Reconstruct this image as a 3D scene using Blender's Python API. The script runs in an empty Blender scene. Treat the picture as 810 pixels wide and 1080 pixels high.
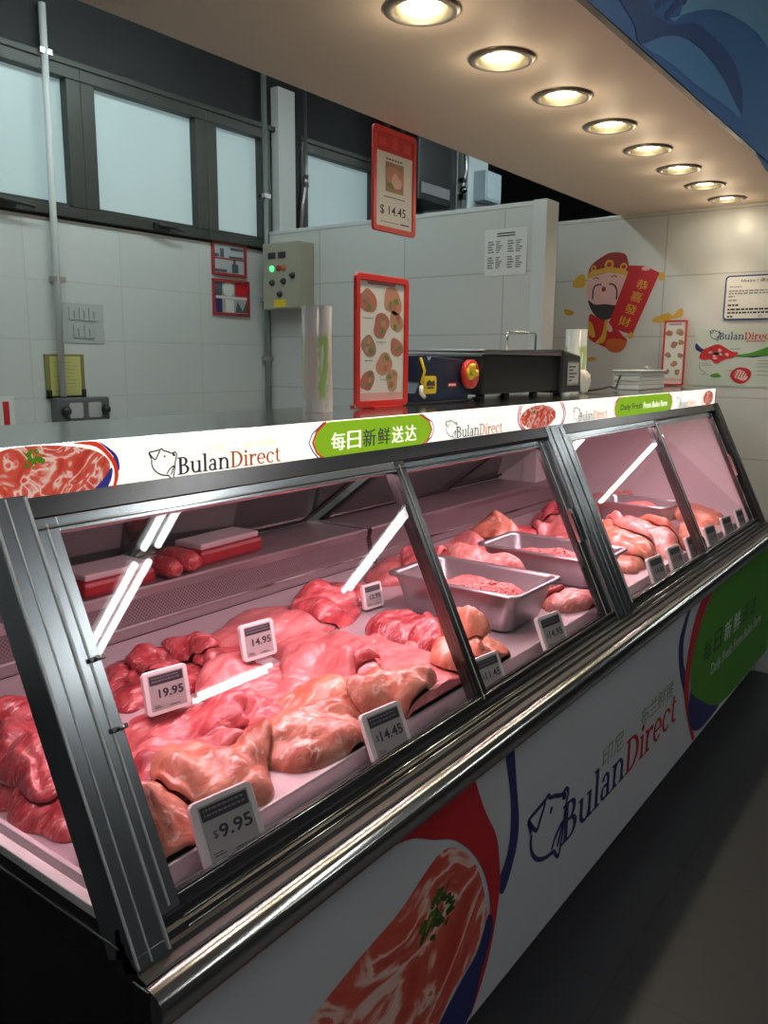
import bpy, bmesh, math, random
import numpy as np
from mathutils import Vector, Matrix, noise
from mathutils.geometry import tessellate_polygon
PI = math.pi
SC = bpy.context.scene
C = SC.collection
random.seed(7)

# ------------------------------------------------------------------ materials
def new_mat(name):
    m = bpy.data.materials.new(name); m.use_nodes = True
    return m, m.node_tree.nodes, m.node_tree.links, m.node_tree.nodes['Principled BSDF']

def mat(name, col, rough=.5, metal=0., emit=None, es=0., coat=0., spec=.5, bump=0., bscale=40., var=0., trans=0.):
    m, N, L, b = new_mat(name)
    b.inputs['Base Color'].default_value = (*col, 1)
    b.inputs['Roughness'].default_value = rough
    b.inputs['Metallic'].default_value = metal
    b.inputs['Coat Weight'].default_value = coat
    b.inputs['Specular IOR Level'].default_value = spec
    b.inputs['Transmission Weight'].default_value = trans
    if emit:
        b.inputs['Emission Color'].default_value = (*emit, 1)
        b.inputs['Emission Strength'].default_value = es
    if bump or var:
        tc = N.new('ShaderNodeTexCoord'); nz = N.new('ShaderNodeTexNoise')
        nz.inputs['Scale'].default_value = bscale; nz.inputs['Detail'].default_value = 4
        L.new(tc.outputs['Object'], nz.inputs['Vector'])
        if bump:
            bp = N.new('ShaderNodeBump'); bp.inputs['Strength'].default_value = bump
            bp.inputs['Distance'].default_value = .01
            L.new(nz.outputs['Fac'], bp.inputs['Height']); L.new(bp.outputs['Normal'], b.inputs['Normal'])
        if var:
            mx = N.new('ShaderNodeMixRGB'); mx.inputs[1].default_value = (*[c*(1-var) for c in col], 1)
            mx.inputs[2].default_value = (*[min(1, c*(1+var)) for c in col], 1)
            L.new(nz.outputs['Fac'], mx.inputs[0]); L.new(mx.outputs[0], b.inputs['Base Color'])
    return m

def ramp(N, stops):
    r = N.new('ShaderNodeValToRGB'); e = r.color_ramp.elements
    e[0].position, e[0].color = stops[0][0], (*stops[0][1], 1)
    e[1].position, e[1].color = stops[-1][0], (*stops[-1][1], 1)
    for p, c in stops[1:-1]:
        n = e.new(p); n.color = (*c, 1)
    return r

def tile_mat(name, col, grout, axes, bw, bh, ox=0., oz=0., rough=.25, mortar=.004):
    m, N, L, b = new_mat(name)
    tc = N.new('ShaderNodeTexCoord'); sp = N.new('ShaderNodeSeparateXYZ'); cb = N.new('ShaderNodeCombineXYZ')
    L.new(tc.outputs['Object'], sp.inputs[0])
    for k, (a, o) in enumerate(zip(axes, (ox, oz))):
        ad = N.new('ShaderNodeMath'); ad.operation = 'ADD'; ad.inputs[1].default_value = o
        L.new(sp.outputs[a], ad.inputs[0]); L.new(ad.outputs[0], cb.inputs[k])
    br = N.new('ShaderNodeTexBrick'); br.offset = 0
    br.inputs['Scale'].default_value = 1; br.inputs['Brick Width'].default_value = bw
    br.inputs['Row Height'].default_value = bh; br.inputs['Mortar Size'].default_value = mortar
    br.inputs['Color1'].default_value = (*col, 1); br.inputs['Color2'].default_value = (*[c*.96 for c in col], 1)
    br.inputs['Mortar'].default_value = (*grout, 1)
    L.new(cb.outputs[0], br.inputs['Vector']); L.new(br.outputs['Color'], b.inputs['Base Color'])
    bp = N.new('ShaderNodeBump'); bp.inputs['Strength'].default_value = .25; bp.inputs['Distance'].default_value = .004; bp.invert = True
    L.new(br.outputs['Fac'], bp.inputs['Height']); L.new(bp.outputs['Normal'], b.inputs['Normal'])
    b.inputs['Roughness'].default_value = rough
    return m

def glass_mat(name, tint=(.96, .97, .97), base=.05):
    m = bpy.data.materials.new(name); m.use_nodes = True
    N, L = m.node_tree.nodes, m.node_tree.links; N.clear()
    out = N.new('ShaderNodeOutputMaterial'); mx = N.new('ShaderNodeMixShader')
    t = N.new('ShaderNodeBsdfTransparent'); t.inputs[0].default_value = (*tint, 1)
    g = N.new('ShaderNodeBsdfGlossy'); g.inputs['Roughness'].default_value = .008
    lw = N.new('ShaderNodeLayerWeight'); lw.inputs['Blend'].default_value = .5
    p = N.new('ShaderNodeMath'); p.operation = 'POWER'; p.inputs[1].default_value = 5
    q = N.new('ShaderNodeMath'); q.operation = 'MULTIPLY_ADD'; q.inputs[1].default_value = 1-base; q.inputs[2].default_value = base
    L.new(lw.outputs['Facing'], p.inputs[0]); L.new(p.outputs[0], q.inputs[0]); L.new(q.outputs[0], mx.inputs[0])
    L.new(t.outputs[0], mx.inputs[1]); L.new(g.outputs[0], mx.inputs[2]); L.new(mx.outputs[0], out.inputs[0])
    return m

def meat_mat(name, dark, mid, pale, fat, fatamt=.62, stretch=(1, 3.5, 1.5), scale=9, bump=.5):
    """wet raw meat: streaky muscle colour with pale fat veins"""
    m, N, L, b = new_mat(name)
    tc = N.new('ShaderNodeTexCoord'); oi = N.new('ShaderNodeObjectInfo')
    mp = N.new('ShaderNodeMapping'); mp.inputs['Scale'].default_value = stretch
    ad = N.new('ShaderNodeVectorMath'); ad.operation = 'ADD'
    cb = N.new('ShaderNodeMath'); cb.operation = 'MULTIPLY'; cb.inputs[1].default_value = 37
    L.new(oi.outputs['Random'], cb.inputs[0]); L.new(tc.outputs['Object'], ad.inputs[0]); L.new(cb.outputs[0], ad.inputs[1])
    L.new(ad.outputs[0], mp.inputs[0])
    n1 = N.new('ShaderNodeTexNoise'); n1.inputs['Scale'].default_value = scale; n1.inputs['Detail'].default_value = 6
    n1.inputs['Roughness'].default_value = .6; n1.inputs['Distortion'].default_value = .8
    L.new(mp.outputs[0], n1.inputs['Vector'])
    r1 = ramp(N, [(.3, dark), (.5, mid), (.72, pale)])
    L.new(n1.outputs['Fac'], r1.inputs[0])
    n2 = N.new('ShaderNodeTexNoise'); n2.inputs['Scale'].default_value = scale*1.7; n2.inputs['Detail'].default_value = 3
    n2.inputs['Distortion'].default_value = 2.2
    L.new(mp.outputs[0], n2.inputs['Vector'])
    r2 = ramp(N, [(fatamt-.02, (0, 0, 0)), (fatamt+.08, (1, 1, 1))])
    L.new(n2.outputs['Fac'], r2.inputs[0])
    mx = N.new('ShaderNodeMixRGB'); mx.inputs[2].default_value = (*fat, 1)
    ml = N.new('ShaderNodeMath'); ml.operation = 'MULTIPLY'; ml.inputs[1].default_value = .75
    L.new(r2.outputs[0], ml.inputs[0]); L.new(ml.outputs[0], mx.inputs[0]); L.new(r1.outputs[0], mx.inputs[1])
    hs = N.new('ShaderNodeHueSaturation')
    mr = N.new('ShaderNodeMapRange'); mr.inputs[3].default_value = .82; mr.inputs[4].default_value = 1.14
    L.new(oi.outputs['Random'], mr.inputs[0]); L.new(mr.outputs[0], hs.inputs['Value'])
    L.new(mx.outputs[0], hs.inputs['Color']); L.new(hs.outputs[0], b.inputs['Base Color'])
    n3 = N.new('ShaderNodeTexNoise'); n3.inputs['Scale'].default_value = 55; n3.inputs['Detail'].default_value = 5
    L.new(mp.outputs[0], n3.inputs['Vector'])
    n4 = N.new('ShaderNodeMath'); n4.operation = 'MULTIPLY_ADD'; n4.inputs[1].default_value = 1.4
    L.new(n1.outputs['Fac'], n4.inputs[0]); L.new(n3.outputs['Fac'], n4.inputs[2])
    bp = N.new('ShaderNodeBump'); bp.inputs['Strength'].default_value = bump; bp.inputs['Distance'].default_value = .0035
    L.new(n4.outputs[0], bp.inputs['Height']); L.new(bp.outputs['Normal'], b.inputs['Normal'])
    b.inputs['Roughness'].default_value = .38; b.inputs['Coat Weight'].default_value = .35
    b.inputs['Coat Roughness'].default_value = .22
    return m

def marbled_mat(name, es=0.):
    """printed photograph of marbled pork"""
    m, N, L, b = new_mat(name)
    tc = N.new('ShaderNodeTexCoord'); mp = N.new('ShaderNodeMapping'); mp.inputs['Scale'].default_value = (1, 1, 1)
    L.new(tc.outputs['UV'], mp.inputs[0])
    wv = N.new('ShaderNodeTexNoise'); wv.inputs['Scale'].default_value = 1.9; wv.inputs['Detail'].default_value = 6; wv.inputs['Roughness'].default_value = .45; wv.inputs['Distortion'].default_value = 1.7
    L.new(mp.outputs[0], wv.inputs['Vector'])
    r = ramp(N, [(.0, (.30, .02, .02)), (.36, (.55, .05, .035)), (.45, (.66, .10, .06)), (.49, (.84, .48, .40)), (.515, (.88, .60, .52)), (.54, (.70, .12, .08)), (.62, (.55, .05, .035)), (.69, (.80, .38, .30)), (.72, (.86, .55, .46)), (.76, (.6, .06, .04)), (1., (.4, .03, .03))])
    L.new(wv.outputs['Fac'], r.inputs[0]); L.new(r.outputs[0], b.inputs['Base Color'])
    b.inputs['Roughness'].default_value = .4
    if es:
        L.new(r.outputs[0], b.inputs['Emission Color']); b.inputs['Emission Strength'].default_value = es
    return m

SIGN = 1.0   # the header boards are backlit
steel = mat('polished_steel', (.60, .64, .68), .22, 1., bump=.02, bscale=8)
steel_d = mat('dark_steel', (.16, .155, .155), .26, 1., bump=.02, bscale=10)
track_st = mat('dark_track_steel', (.10, .095, .095), .38, .9)
steel_b = mat('bright_steel', (.66, .65, .62), .16, 1.)
steel_in = mat('brushed_tray_steel', (.42, .39, .40), .32, .8, bump=.04, bscale=60)
bed_m = mat('pale_tray_steel', (.60, .54, .56), .3, .35)
steel_l = mat('bright_edge_steel', (.78, .78, .76), .38, .7)
liner = mat('white_enamel_liner', (.78, .72, .74), .3)
back_st = mat('rear_panel_steel', (.30, .25, .26), .4, .35)
can_st = mat('canopy_sheet_steel', (.55, .57, .57), .14, 1.)
blackp = mat('black_painted_metal', (.012, .011, .012), .45)
black_gl = mat('black_plastic', (.015, .015, .016), .35)
white_pl = mat('white_plastic', (.8, .8, .78), .35)
grey_pl = mat('grey_plastic', (.42, .43, .43), .5)
paper = mat('white_paper', (.72, .72, .69), .6)
ink = mat('dark_ink', (.03, .03, .04), .6)
grey_ink = mat('grey_ink', (.22, .22, .24), .6)
eink = mat('eink_screen', (.40, .41, .40), .3)
red_pl = mat('red_plastic', (.62, .035, .03), .32)
redp = mat('red_print', (.50, .012, .02), .5)
navyp = mat('navy_print', (.02, .025, .13), .5)
greenp = mat('green_print', (.06, .25, .01), .5)
lgreen = mat('pale_green_print', (.16, .30, .12), .5)
vinyl = mat('white_vinyl_panel', (.60, .60, .62), .38)
navy_steel = mat('navy_painted_metal', (.012, .02, .055), .4)
yellow_pl = mat('yellow_plastic', (.75, .55, .02), .4)
skin_p = mat('pink_print', (.72, .44, .42), .5)
gold_p = mat('gold_print', (.62, .36, .04), .5)
orange_p = mat('orange_print', (.55, .12, .03), .5)
S_white = mat('lit_white_board', (.85, .84, .78), .5, emit=(1, .97, .86), es=SIGN)
S_ink = mat('lit_dark_ink', (.04, .04, .06), .5, emit=(.05, .05, .08), es=SIGN*.5)
S_org = mat('lit_orange_ink', (.62, .13, .03), .5, emit=(.62, .13, .03), es=SIGN*.5)
S_grn = mat('lit_green_ink', (.30, .55, .02), .5, emit=(.34, .62, .02), es=SIGN*.55)
S_lgr = mat('lit_pale_green_ink', (.62, .72, .35), .5, emit=(.7, .8, .42), es=SIGN*.7)
S_red = mat('lit_red_ink', (.75, .05, .02), .5, emit=(.8, .05, .02), es=SIGN*.6)
S_nvy = mat('lit_navy_ink', (.04, .04, .25), .5, emit=(.04, .04, .28), es=SIGN*.5)
S_pork = marbled_mat('lit_pork_photo', SIGN*.6)
P_pork = marbled_mat('printed_pork_photo')
S_leaf = mat('lit_parsley_print', (.10, .28, .02), .5, emit=(.1, .3, .02), es=SIGN*.4)
leafp2 = mat('light_parsley_print', (.07, .16, .02), .5)
leafp = mat('parsley_print', (.03, .09, .012), .5)
glass = glass_mat('clear_glass', base=.055)
glass_r = glass_mat('smoked_rear_glass', (.60, .52, .55), .24)
clear_pl = glass_mat('clear_plastic', (.90, .88, .88), .10)

M_lean = meat_mat('lean_red_pork', (.26, .02, .03), (.52, .07, .08), (.68, .24, .22), (.85, .58, .54), .62, (1, 4.5, 2), 11)
M_dark = meat_mat('dark_red_pork', (.20, .012, .02), (.42, .045, .055), (.60, .17, .16), (.85, .55, .5), .60, (1, 4, 2), 11)
M_pink = meat_mat('pale_pink_pork', (.46, .09, .10), (.62, .18, .175), (.74, .32, .30), (.88, .62, .58), .64, bump=.4)
M_skin = meat_mat('skin_on_pork', (.40, .085, .055), (.58, .20, .125), (.72, .38, .26), (.85, .62, .50), .60, (1.5, 2.5, 1.5), 8, .5)
M_belly = meat_mat('layered_belly_pork', (.46, .09, .09), (.66, .24, .20), (.78, .42, .36), (.88, .66, .60), .58, (.7, 5, 3), 8)
M_mince = meat_mat('minced_pork', (.50, .09, .09), (.72, .20, .18), (.82, .36, .31), (.92, .62, .56), .64, (2, 2, 2), 25)

# ------------------------------------------------------------------ helpers
def tag(o, label=None, cat=None, group=None, kind=None):
    if label: o['label'] = label
    if cat: o['category'] = cat
    if group: o['group'] = group
    if kind: o['kind'] = kind
    return o

def empty(name, loc=(0, 0, 0), rz=0., label=None, cat=None, group=None):
    o = bpy.data.objects.new(name, None); C.objects.link(o)
    o.location = loc; o.rotation_euler = (0, 0, rz); o.empty_display_size = .05
    return tag(o, label, cat, group)

class MB:
    """collects faces with materials; build() links them as one mesh object"""
    def __init__(s): s.v, s.f, s.m, s.mats, s.sm, s.uv = [], [], [], [], [], {}
    def mi(s, m):
        if m not in s.mats: s.mats.append(m)
        return s.mats.index(m)
    def add(s, vs, fs, m, smooth=False, uvs=None):
        b = len(s.v); s.v += [tuple(v) for v in vs]; k = s.mi(m)
        for f in fs:
            s.f.append([b+i for i in f]); s.m.append(k); s.sm.append(smooth)
        if uvs:
            for i, u in enumerate(uvs): s.uv[b+i] = u
        return s
    def hexa(s, p, m):
        # p: 8 corners, bottom 4 ccw then top 4
        return s.add(p, [(3, 2, 1, 0), (4, 5, 6, 7), (0, 1, 5, 4), (1, 2, 6, 5), (2, 3, 7, 6), (3, 0, 4, 7)], m)
    def box(s, a, b, m):
        (x0, y0, z0), (x1, y1, z1) = a, b
        return s.hexa([(x0, y0, z0), (x1, y0, z0), (x1, y1, z0), (x0, y1, z0), (x0, y0, z1), (x1, y0, z1), (x1, y1, z1), (x0, y1, z1)], m)
    def prism_x(s, prof, x0, x1, m, smooth=False):
        """closed (y,z) profile extruded along x"""
        n = len(prof)
        ar = sum(prof[i][0]*prof[(i+1) % n][1]-prof[(i+1) % n][0]*prof[i][1] for i in range(n))
        if ar < 0: prof = prof[::-1]
        vs = [(x0, y, z) for y, z in prof]+[(x1, y, z) for y, z in prof]
        fs = [(i, (i+1) % n, n+(i+1) % n, n+i) for i in range(n)]
        tr = tessellate_polygon([[Vector((y, z, 0)) for y, z in prof]])
        s.add(vs, [f[::-1] for f in fs][0:0]+fs, m, smooth)
        caps0 = [tuple(t) for t in tr]
        def ccw(t):
            a, b, c = (prof[i] for i in t)
            return (b[0]-a[0])*(c[1]-a[1])-(b[1]-a[1])*(c[0]-a[0]) > 0
        c0 = [t if not ccw(t) else t[::-1] for t in caps0]
        s.add([(x0, y, z) for y, z in prof], c0, m)
        s.add([(x1, y, z) for y, z in prof], [t[::-1] for t in c0], m)
        return s
    def lathe(s, prof, m, axis=(0, 0, 1), o=(0, 0, 0), n=24, smooth=True, cap=True):
        """prof: (r,h) from bottom to top"""
        A = Vector(axis).normalized(); U = A.orthogonal().normalized(); W = A.cross(U); O = Vector(o)
        vs, fs = [], []
        for r, h in prof:
            for i in range(n):
                a = 2*PI*i/n; vs.append(O+A*h+U*(r*math.cos(a))+W*(r*math.sin(a)))
        for j in range(len(prof)-1):
            for i in range(n):
                fs.append((j*n+i, j*n+(i+1) % n, (j+1)*n+(i+1) % n, (j+1)*n+i))
        if cap and prof[0][0] > 1e-6: fs.append(tuple(range(n))[::-1])
        if cap and prof[-1][0] > 1e-6: fs.append(tuple((len(prof)-1)*n+i for i in range(n)))
        return s.add(vs, fs, m, smooth)
    def cyl(s, a, b, r, m, n=16):
        a, b = Vector(a), Vector(b); d = b-a
        return s.lathe([(r, 0), (r, d.length)], m, d, a, n)
    def tube(s, pts, r, m, n=10):
        pts = [Vector(p) for p in pts]; vs, fs = [], []
        up = None
        for i, p in enumerate(pts):
            t = (pts[min(i+1, len(pts)-1)]-pts[max(i-1, 0)]).normalized()
            if up is None: up = t.orthogonal().normalized()
            up = (up-t*up.dot(t)).normalized(); w = t.cross(up)
            for k in range(n):
                a = 2*PI*k/n; vs.append(p+up*(r*math.cos(a))+w*(r*math.sin(a)))
        for i in range(len(pts)-1):
            for k in range(n): fs.append((i*n+k, i*n+(k+1) % n, (i+1)*n+(k+1) % n, (i+1)*n+k))
        fs += [tuple(range(n))[::-1], tuple((len(pts)-1)*n+k for k in range(n))]
        return s.add(vs, fs, m, True)
    def sphere(s, c, r, m, n=12):
        rx, ry, rz = (r, r, r) if not hasattr(r, '__len__') else r
        vs, fs = [], []
        for j in range(n//2+1):
            t = PI*j/(n//2)
            for i in range(n):
                a = 2*PI*i/n
                vs.append((c[0]+rx*math.sin(t)*math.cos(a), c[1]+ry*math.sin(t)*math.sin(a), c[2]+rz*math.cos(t)))
        for j in range(n//2):
            for i in range(n): fs.append(((j+1)*n+i, (j+1)*n+(i+1) % n, j*n+(i+1) % n, j*n+i))
        return s.add(vs, fs, m, True)
    def rbox(s, cx, cz, w, h, r, y0, y1, m, n=5):
        """rounded rectangle in xz with thickness y0..y1"""
        p = rrect(cx, cz, w, h, r, n); k = len(p)
        vs = [(x, y0, z) for x, z in p]+[(x, y1, z) for x, z in p]
        fs = [tuple(range(k)), tuple(range(2*k-1, k-1, -1))]+[((i+1) % k, i, k+i, k+(i+1) % k) for i in range(k)]
        return s.add(vs, fs, m)
    def xf(s, M):
        s.v = [tuple(M @ Vector(v)) for v in s.v]; return s
    def build(s, name, parent=None, bevel=0., loc=None, seg=2):
        me = bpy.data.meshes.new(name)
        vs = s.v
        if loc is not None: vs = [(a-loc[0], b-loc[1], c-loc[2]) for a, b, c in vs]
        me.from_pydata(vs, [], s.f)
        for m in s.mats: me.materials.append(m)
        me.polygons.foreach_set('material_index', s.m); me.polygons.foreach_set('use_smooth', s.sm)
        if s.uv:
            ul = me.uv_layers.new(name='UVMap')
            for lp in me.loops: ul.data[lp.index].uv = s.uv.get(lp.vertex_index, (0, 0))
        me.update()
        o = bpy.data.objects.new(name, me); C.objects.link(o)
        if loc is not None: o.location = loc
        if parent: o.parent = parent
        if bevel:
            b = o.modifiers.new('b', 'BEVEL'); b.width = bevel; b.segments = seg; b.limit_method = 'ANGLE'; b.angle_limit = .7
        return o

def rrect(cx, cz, w, h, r, n=5):
    p = []
    for sx, sz, a0 in ((1, -1, -90), (1, 1, 0), (-1, 1, 90), (-1, -1, 180)):
        for i in range(n+1):
            a = math.radians(a0+90*i/n)
            p.append((cx+sx*(w/2-r)+r*math.cos(a), cz+sz*(h/2-r)+r*math.sin(a)))
    return p

def ell(cx, cy, rx, ry, n=28, rot=0., a0=0., a1=2*PI):
    out = []
    full = abs(a1-a0-2*PI) < 1e-6
    for i in range(n if full else n+1):
        a = a0+(a1-a0)*i/n; x, y = rx*math.cos(a), ry*math.sin(a)
        out.append((cx+x*math.cos(rot)-y*math.sin(rot), cy+x*math.sin(rot)+y*math.cos(rot)))
    return out

def spline(pts, k=6, closed=True):
    n = len(pts); out = []
    for i in range(n if closed else n-1):
        g = lambda j: pts[j % n] if closed else pts[min(max(j, 0), n-1)]
        p0, p1, p2, p3 = g(i-1), g(i), g(i+1), g(i+2)
        for q in range(k):
            t = q/k
            out.append(tuple(.5*(2*p1[c]+(p2[c]-p0[c])*t+(2*p0[c]-5*p1[c]+4*p2[c]-p3[c])*t*t+(3*p1[c]-p0[c]-3*p2[c]+p3[c])*t**3) for c in (0, 1)))
    if not closed: out.append(pts[-1])
    return out

_tc = {}
def text_geo(txt, bold=0.):
    key = (txt, bold)
    if key in _tc: return _tc[key]
    cu = bpy.data.curves.new('t', 'FONT'); cu.body = txt; cu.size = 1; cu.offset = bold; cu.resolution_u = 3
    o = bpy.data.objects.new('t', cu); C.objects.link(o)
    dg = bpy.context.evaluated_depsgraph_get()
    me = bpy.data.meshes.new_from_object(o.evaluated_get(dg))
    vs = [(v.co.x, v.co.y) for v in me.vertices]; fs = [tuple(p.vertices) for p in me.polygons]
    bpy.data.objects.remove(o); bpy.data.curves.remove(cu); bpy.data.meshes.remove(me)
    _tc[key] = (vs, fs); return _tc[key]

class Decal:
    """flat printed shapes on a plane; U x V = N, layers lifted a fraction of a millimetre apart"""
    def __init__(s, O, U, V, step=.0003, base=.0006):
        s.O, s.U, s.V = Vector(O), Vector(U), Vector(V); s.N = s.U.cross(s.V); s.mb = MB(); s.k = 0; s.step = step; s.base = base
    def P(s, u, v, lift): return s.O+s.U*u+s.V*v+s.N*(s.base+lift*s.step)
    def tris(s, pts, tr, m, lift, uvs=None):
        def ok(t):
            a, b, c = pts[t[0]], pts[t[1]], pts[t[2]]
            return (b[0]-a[0])*(c[1]-a[1])-(b[1]-a[1])*(c[0]-a[0]) > 0
        tr = [t if ok(t) else t[::-1] for t in tr]
        s.mb.add([s.P(u, v, lift) for u, v in pts], tr, m, False, uvs)
        return s
    def poly(s, pts, m, lift=0, uvbox=None):
        tr = [tuple(t) for t in tessellate_polygon([[Vector((u, v, 0)) for u, v in pts]])]
        uvs = None
        if uvbox:
            x0, y0, sc = uvbox; uvs = [((u-x0)/sc, (v-y0)/sc) for u, v in pts]
        return s.tris(pts, tr, m, lift, uvs)
    def rect(s, u0, v0, u1, v1, m, lift=0): return s.poly([(u0, v0), (u1, v0), (u1, v1), (u0, v1)], m, lift)
    def stroke(s, pts, w, m, lift=0):
        L, R = [], []
        n = len(pts)
        for i, p in enumerate(pts):
            a, b = pts[max(i-1, 0)], pts[min(i+1, n-1)]
            dx, dy = b[0]-a[0], b[1]-a[1]; d = math.hypot(dx, dy) or 1
            ww = w if not hasattr(w, '__len__') else w[0]+(w[1]-w[0])*i/(n-1)
            nx, ny = -dy/d*ww/2, dx/d*ww/2
            L.append((p[0]+nx, p[1]+ny)); R.append((p[0]-nx, p[1]-ny))
        vs = L+R
        tr = []
        for i in range(n-1): tr += [(i, n+i, n+i+1), (i, n+i+1, i+1)]
        return s.tris(vs, tr, m, lift)
    def text(s, txt, u, v, h, m, lift=1, w=None, bold=0., shear=0., rot=0., align='l'):
        if bold and any(ord(c) > 0x2e80 for c in txt):
            for k in (-1, 0, 1): s.text(txt, u+k*h*bold*1.6, v, h, m, lift+.2*k, w, 0., shear, rot, align)
            return s
        """h: height of the glyph box; w: total width to fit"""
        vs, fs = text_geo(txt, bold)
        if not vs: return s
        x0 = min(p[0] for p in vs); x1 = max(p[0] for p in vs); y0 = min(p[1] for p in vs); y1 = max(p[1] for p in vs)
        sy = h/(y1-y0); sx = w/(x1-x0) if w else sy
        off = {'l': 0, 'c': -(x1-x0)*sx/2, 'r': -(x1-x0)*sx}[align]
        pts = []
        for x, y in vs:
            a, b = (x-x0)*sx+off, (y-y0)*sy
            a += shear*b
            pts.append((u+a*math.cos(rot)-b*math.sin(rot), v+a*math.sin(rot)+b*math.cos(rot)))
        tr = []
        for f in fs:
            for i in range(1, len(f)-1): tr.append((f[0], f[i], f[i+1]))
        return s.tris(pts, tr, m, lift)
    def build(s, name, parent=None): return s.mb.build(name, parent)

# -------------------------------------------------------- slab-serif wordmark
def _r(x0, y0, x1, y1): return [(x0, y0), (x1, y0), (x1, y1), (x0, y1)]
def _a(cx, cy, ro, so, ri, si, a0, a1, n=14):
    a0, a1 = math.radians(a0), math.radians(a1)
    o = [(cx+ro*math.cos(a0+(a1-a0)*i/n), cy+so*math.sin(a0+(a1-a0)*i/n)) for i in range(n+1)]
    q = [(cx+ri*math.cos(a1+(a0-a1)*i/n), cy+si*math.sin(a1+(a0-a1)*i/n)) for i in range(n+1)]
    return o+q
GL = {
 'B': (1.12, [_r(.18, 0, .42, 1.42), _r(.02, 0, .42, .1), _r(.02, 1.32, .42, 1.42), _a(.5, 1.06, .42, .36, .19, .25, -90, 90), _r(.4, 1.31, .51, 1.42), _r(.4, .7, .51, .81), _a(.52, .4, .52, .4, .28, .29, -90, 90), _r(.4, 0, .53, .11), _r(.4, .69, .53, .8)]),
 'u': (1.12, [_r(.12, .36, .33, 1), _r(0, .9, .33, 1), _a(.52, .38, .4, .4, .19, .27, 180, 345), _r(.72, 0, .93, 1), _r(.58, .9, .93, 1), _r(.9, 0, 1.05, .1)]),
 'l': (.52, [_r(.12, 0, .34, 1.52), _r(0, 1.42, .34, 1.52), _r(0, 0, .47, .1)]),
 'a': (.92, [_r(.5, 0, .72, .7), _a(.4, .68, .32, .34, .11, .22, 0, 165), _a(.37, .29, .35, .31, .16, .19, 0, 360), _r(.7, 0, .85, .1)]),
 'n': (1.14, [_r(.12, 0, .34, 1), _r(0, .9, .34, 1), _r(0, 0, .46, .1), _a(.55, .62, .42, .4, .2, .27, 0, 175), _r(.75, 0, .97, .63), _r(.63, 0, 1.09, .1)]),
 'D': (1.34, [_r(.18, 0, .41, 1.42), _r(.02, 0, .41, .1), _r(.02, 1.32, .41, 1.42), _a(.5, .71, .74, .71, .49, .59, -90, 90), _r(.4, 0, .51, .12), _r(.4, 1.3, .51, 1.42)]),
 'i': (.52, [_r(.12, 0, .34, 1), _r(0, .9, .34, 1), _r(0, 0, .46, .1), ell(.23, 1.28, .14, .14, 12)]),
 'r': (.84, [_r(.12, 0, .34, 1), _r(0, .9, .34, 1), _r(0, 0, .5, .1), _a(.62, .58, .4, .42, .24, .26, 70, 170), ell(.7, .86, .11, .11, 12)]),
 'e': (.98, [_a(.46, .5, .46, .52, .24, .4, 0, 318), _r(.16, .46, .91, .57)]),
 'c': (.94, [_a(.46, .5, .46, .52, .24, .4, 42, 318), ell(.76, .78, .11, .11, 10)]),
 't': (.66, [_r(.15, .25, .36, 1.28), _r(0, .9, .6, 1), _a(.5, .29, .35, .31, .14, .18, 180, 300)]),
}
def wordmark(d, u, v, width, cap, m1, m2, lift=1):
    tot = sum(GL[c][0] for c in 'BulanDirect')
    sx, sy = width/tot, cap/1.42; x = u
    for i, c in enumerate('BulanDirect'):
        for q, p in enumerate(GL[c][1]):
            d.poly([(x+a*sx, v+b*sy) for a, b in p], m1 if i < 5 else m2, lift+q*.12)
        x += GL[c][0]*sx

PIGS = [[(650, 82), (645, 68), (641, 54), (660, 50), (686, 46), (694, 42), (700, 50), (715, 56), (735, 66), (748, 62), (756, 72), (752, 90), (748, 108), (746, 130), (741, 155), (735, 180), (724, 168), (718, 160), (695, 155), (672, 142), (655, 120), (650, 100), (651, 84)],
        [(641, 54), (652, 72), (665, 86), (673, 74), (686, 50)], [(712, 152), (722, 135), (742, 120), (736, 140), (729, 158)], [(701, 74), (708, 77)], [(744, 66), (741, 74), (750, 76)]]
def pig(d, u, v, w, h, lw, m, lift=1):
    for i, s in enumerate(PIGS):
        pts = [(u+(x-640)/118*w, v+(182-y)/142*h) for x, y in s]
        d.stroke(spline(pts, 3, False), lw if i < 3 else lw*1.4, m, lift)

def blob(cx, cy, rx, ry, seed, n=26, amp=.13):
    r = random.Random(seed); ph = [r.uniform(0, 6.28) for _ in range(4)]
    return [(cx+rx*(1+amp*sum(math.sin((k+2)*a+ph[k])/(k+1) for k in range(4)))*math.cos(a), cy+ry*(1+amp*sum(math.sin((k+2)*a+ph[k])/(k+1) for k in range(4)))*math.sin(a)) for a in (2*PI*i/n for i in range(n))]

def parsley(d, cx, cy, r, m, lift, seed=1, m2=None):
    q = random.Random(seed)
    for i in range(26):
        a = q.uniform(0, 6.28); rr = r*q.uniform(.1, 1.)
        ww = r*q.uniform(.12, .22)
        d.poly(blob(cx+rr*math.cos(a), cy+rr*math.sin(a)*.75, ww, ww*.8, seed*10+i, 12, .32), m if i % 3 else (m2 or m), lift+i*.05)
    for i in range(5): d.stroke([(cx, cy-r*.3), (cx+r*q.uniform(-.9, .9), cy+r*q.uniform(-.5, .9))], r*.06, m, lift)

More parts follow.
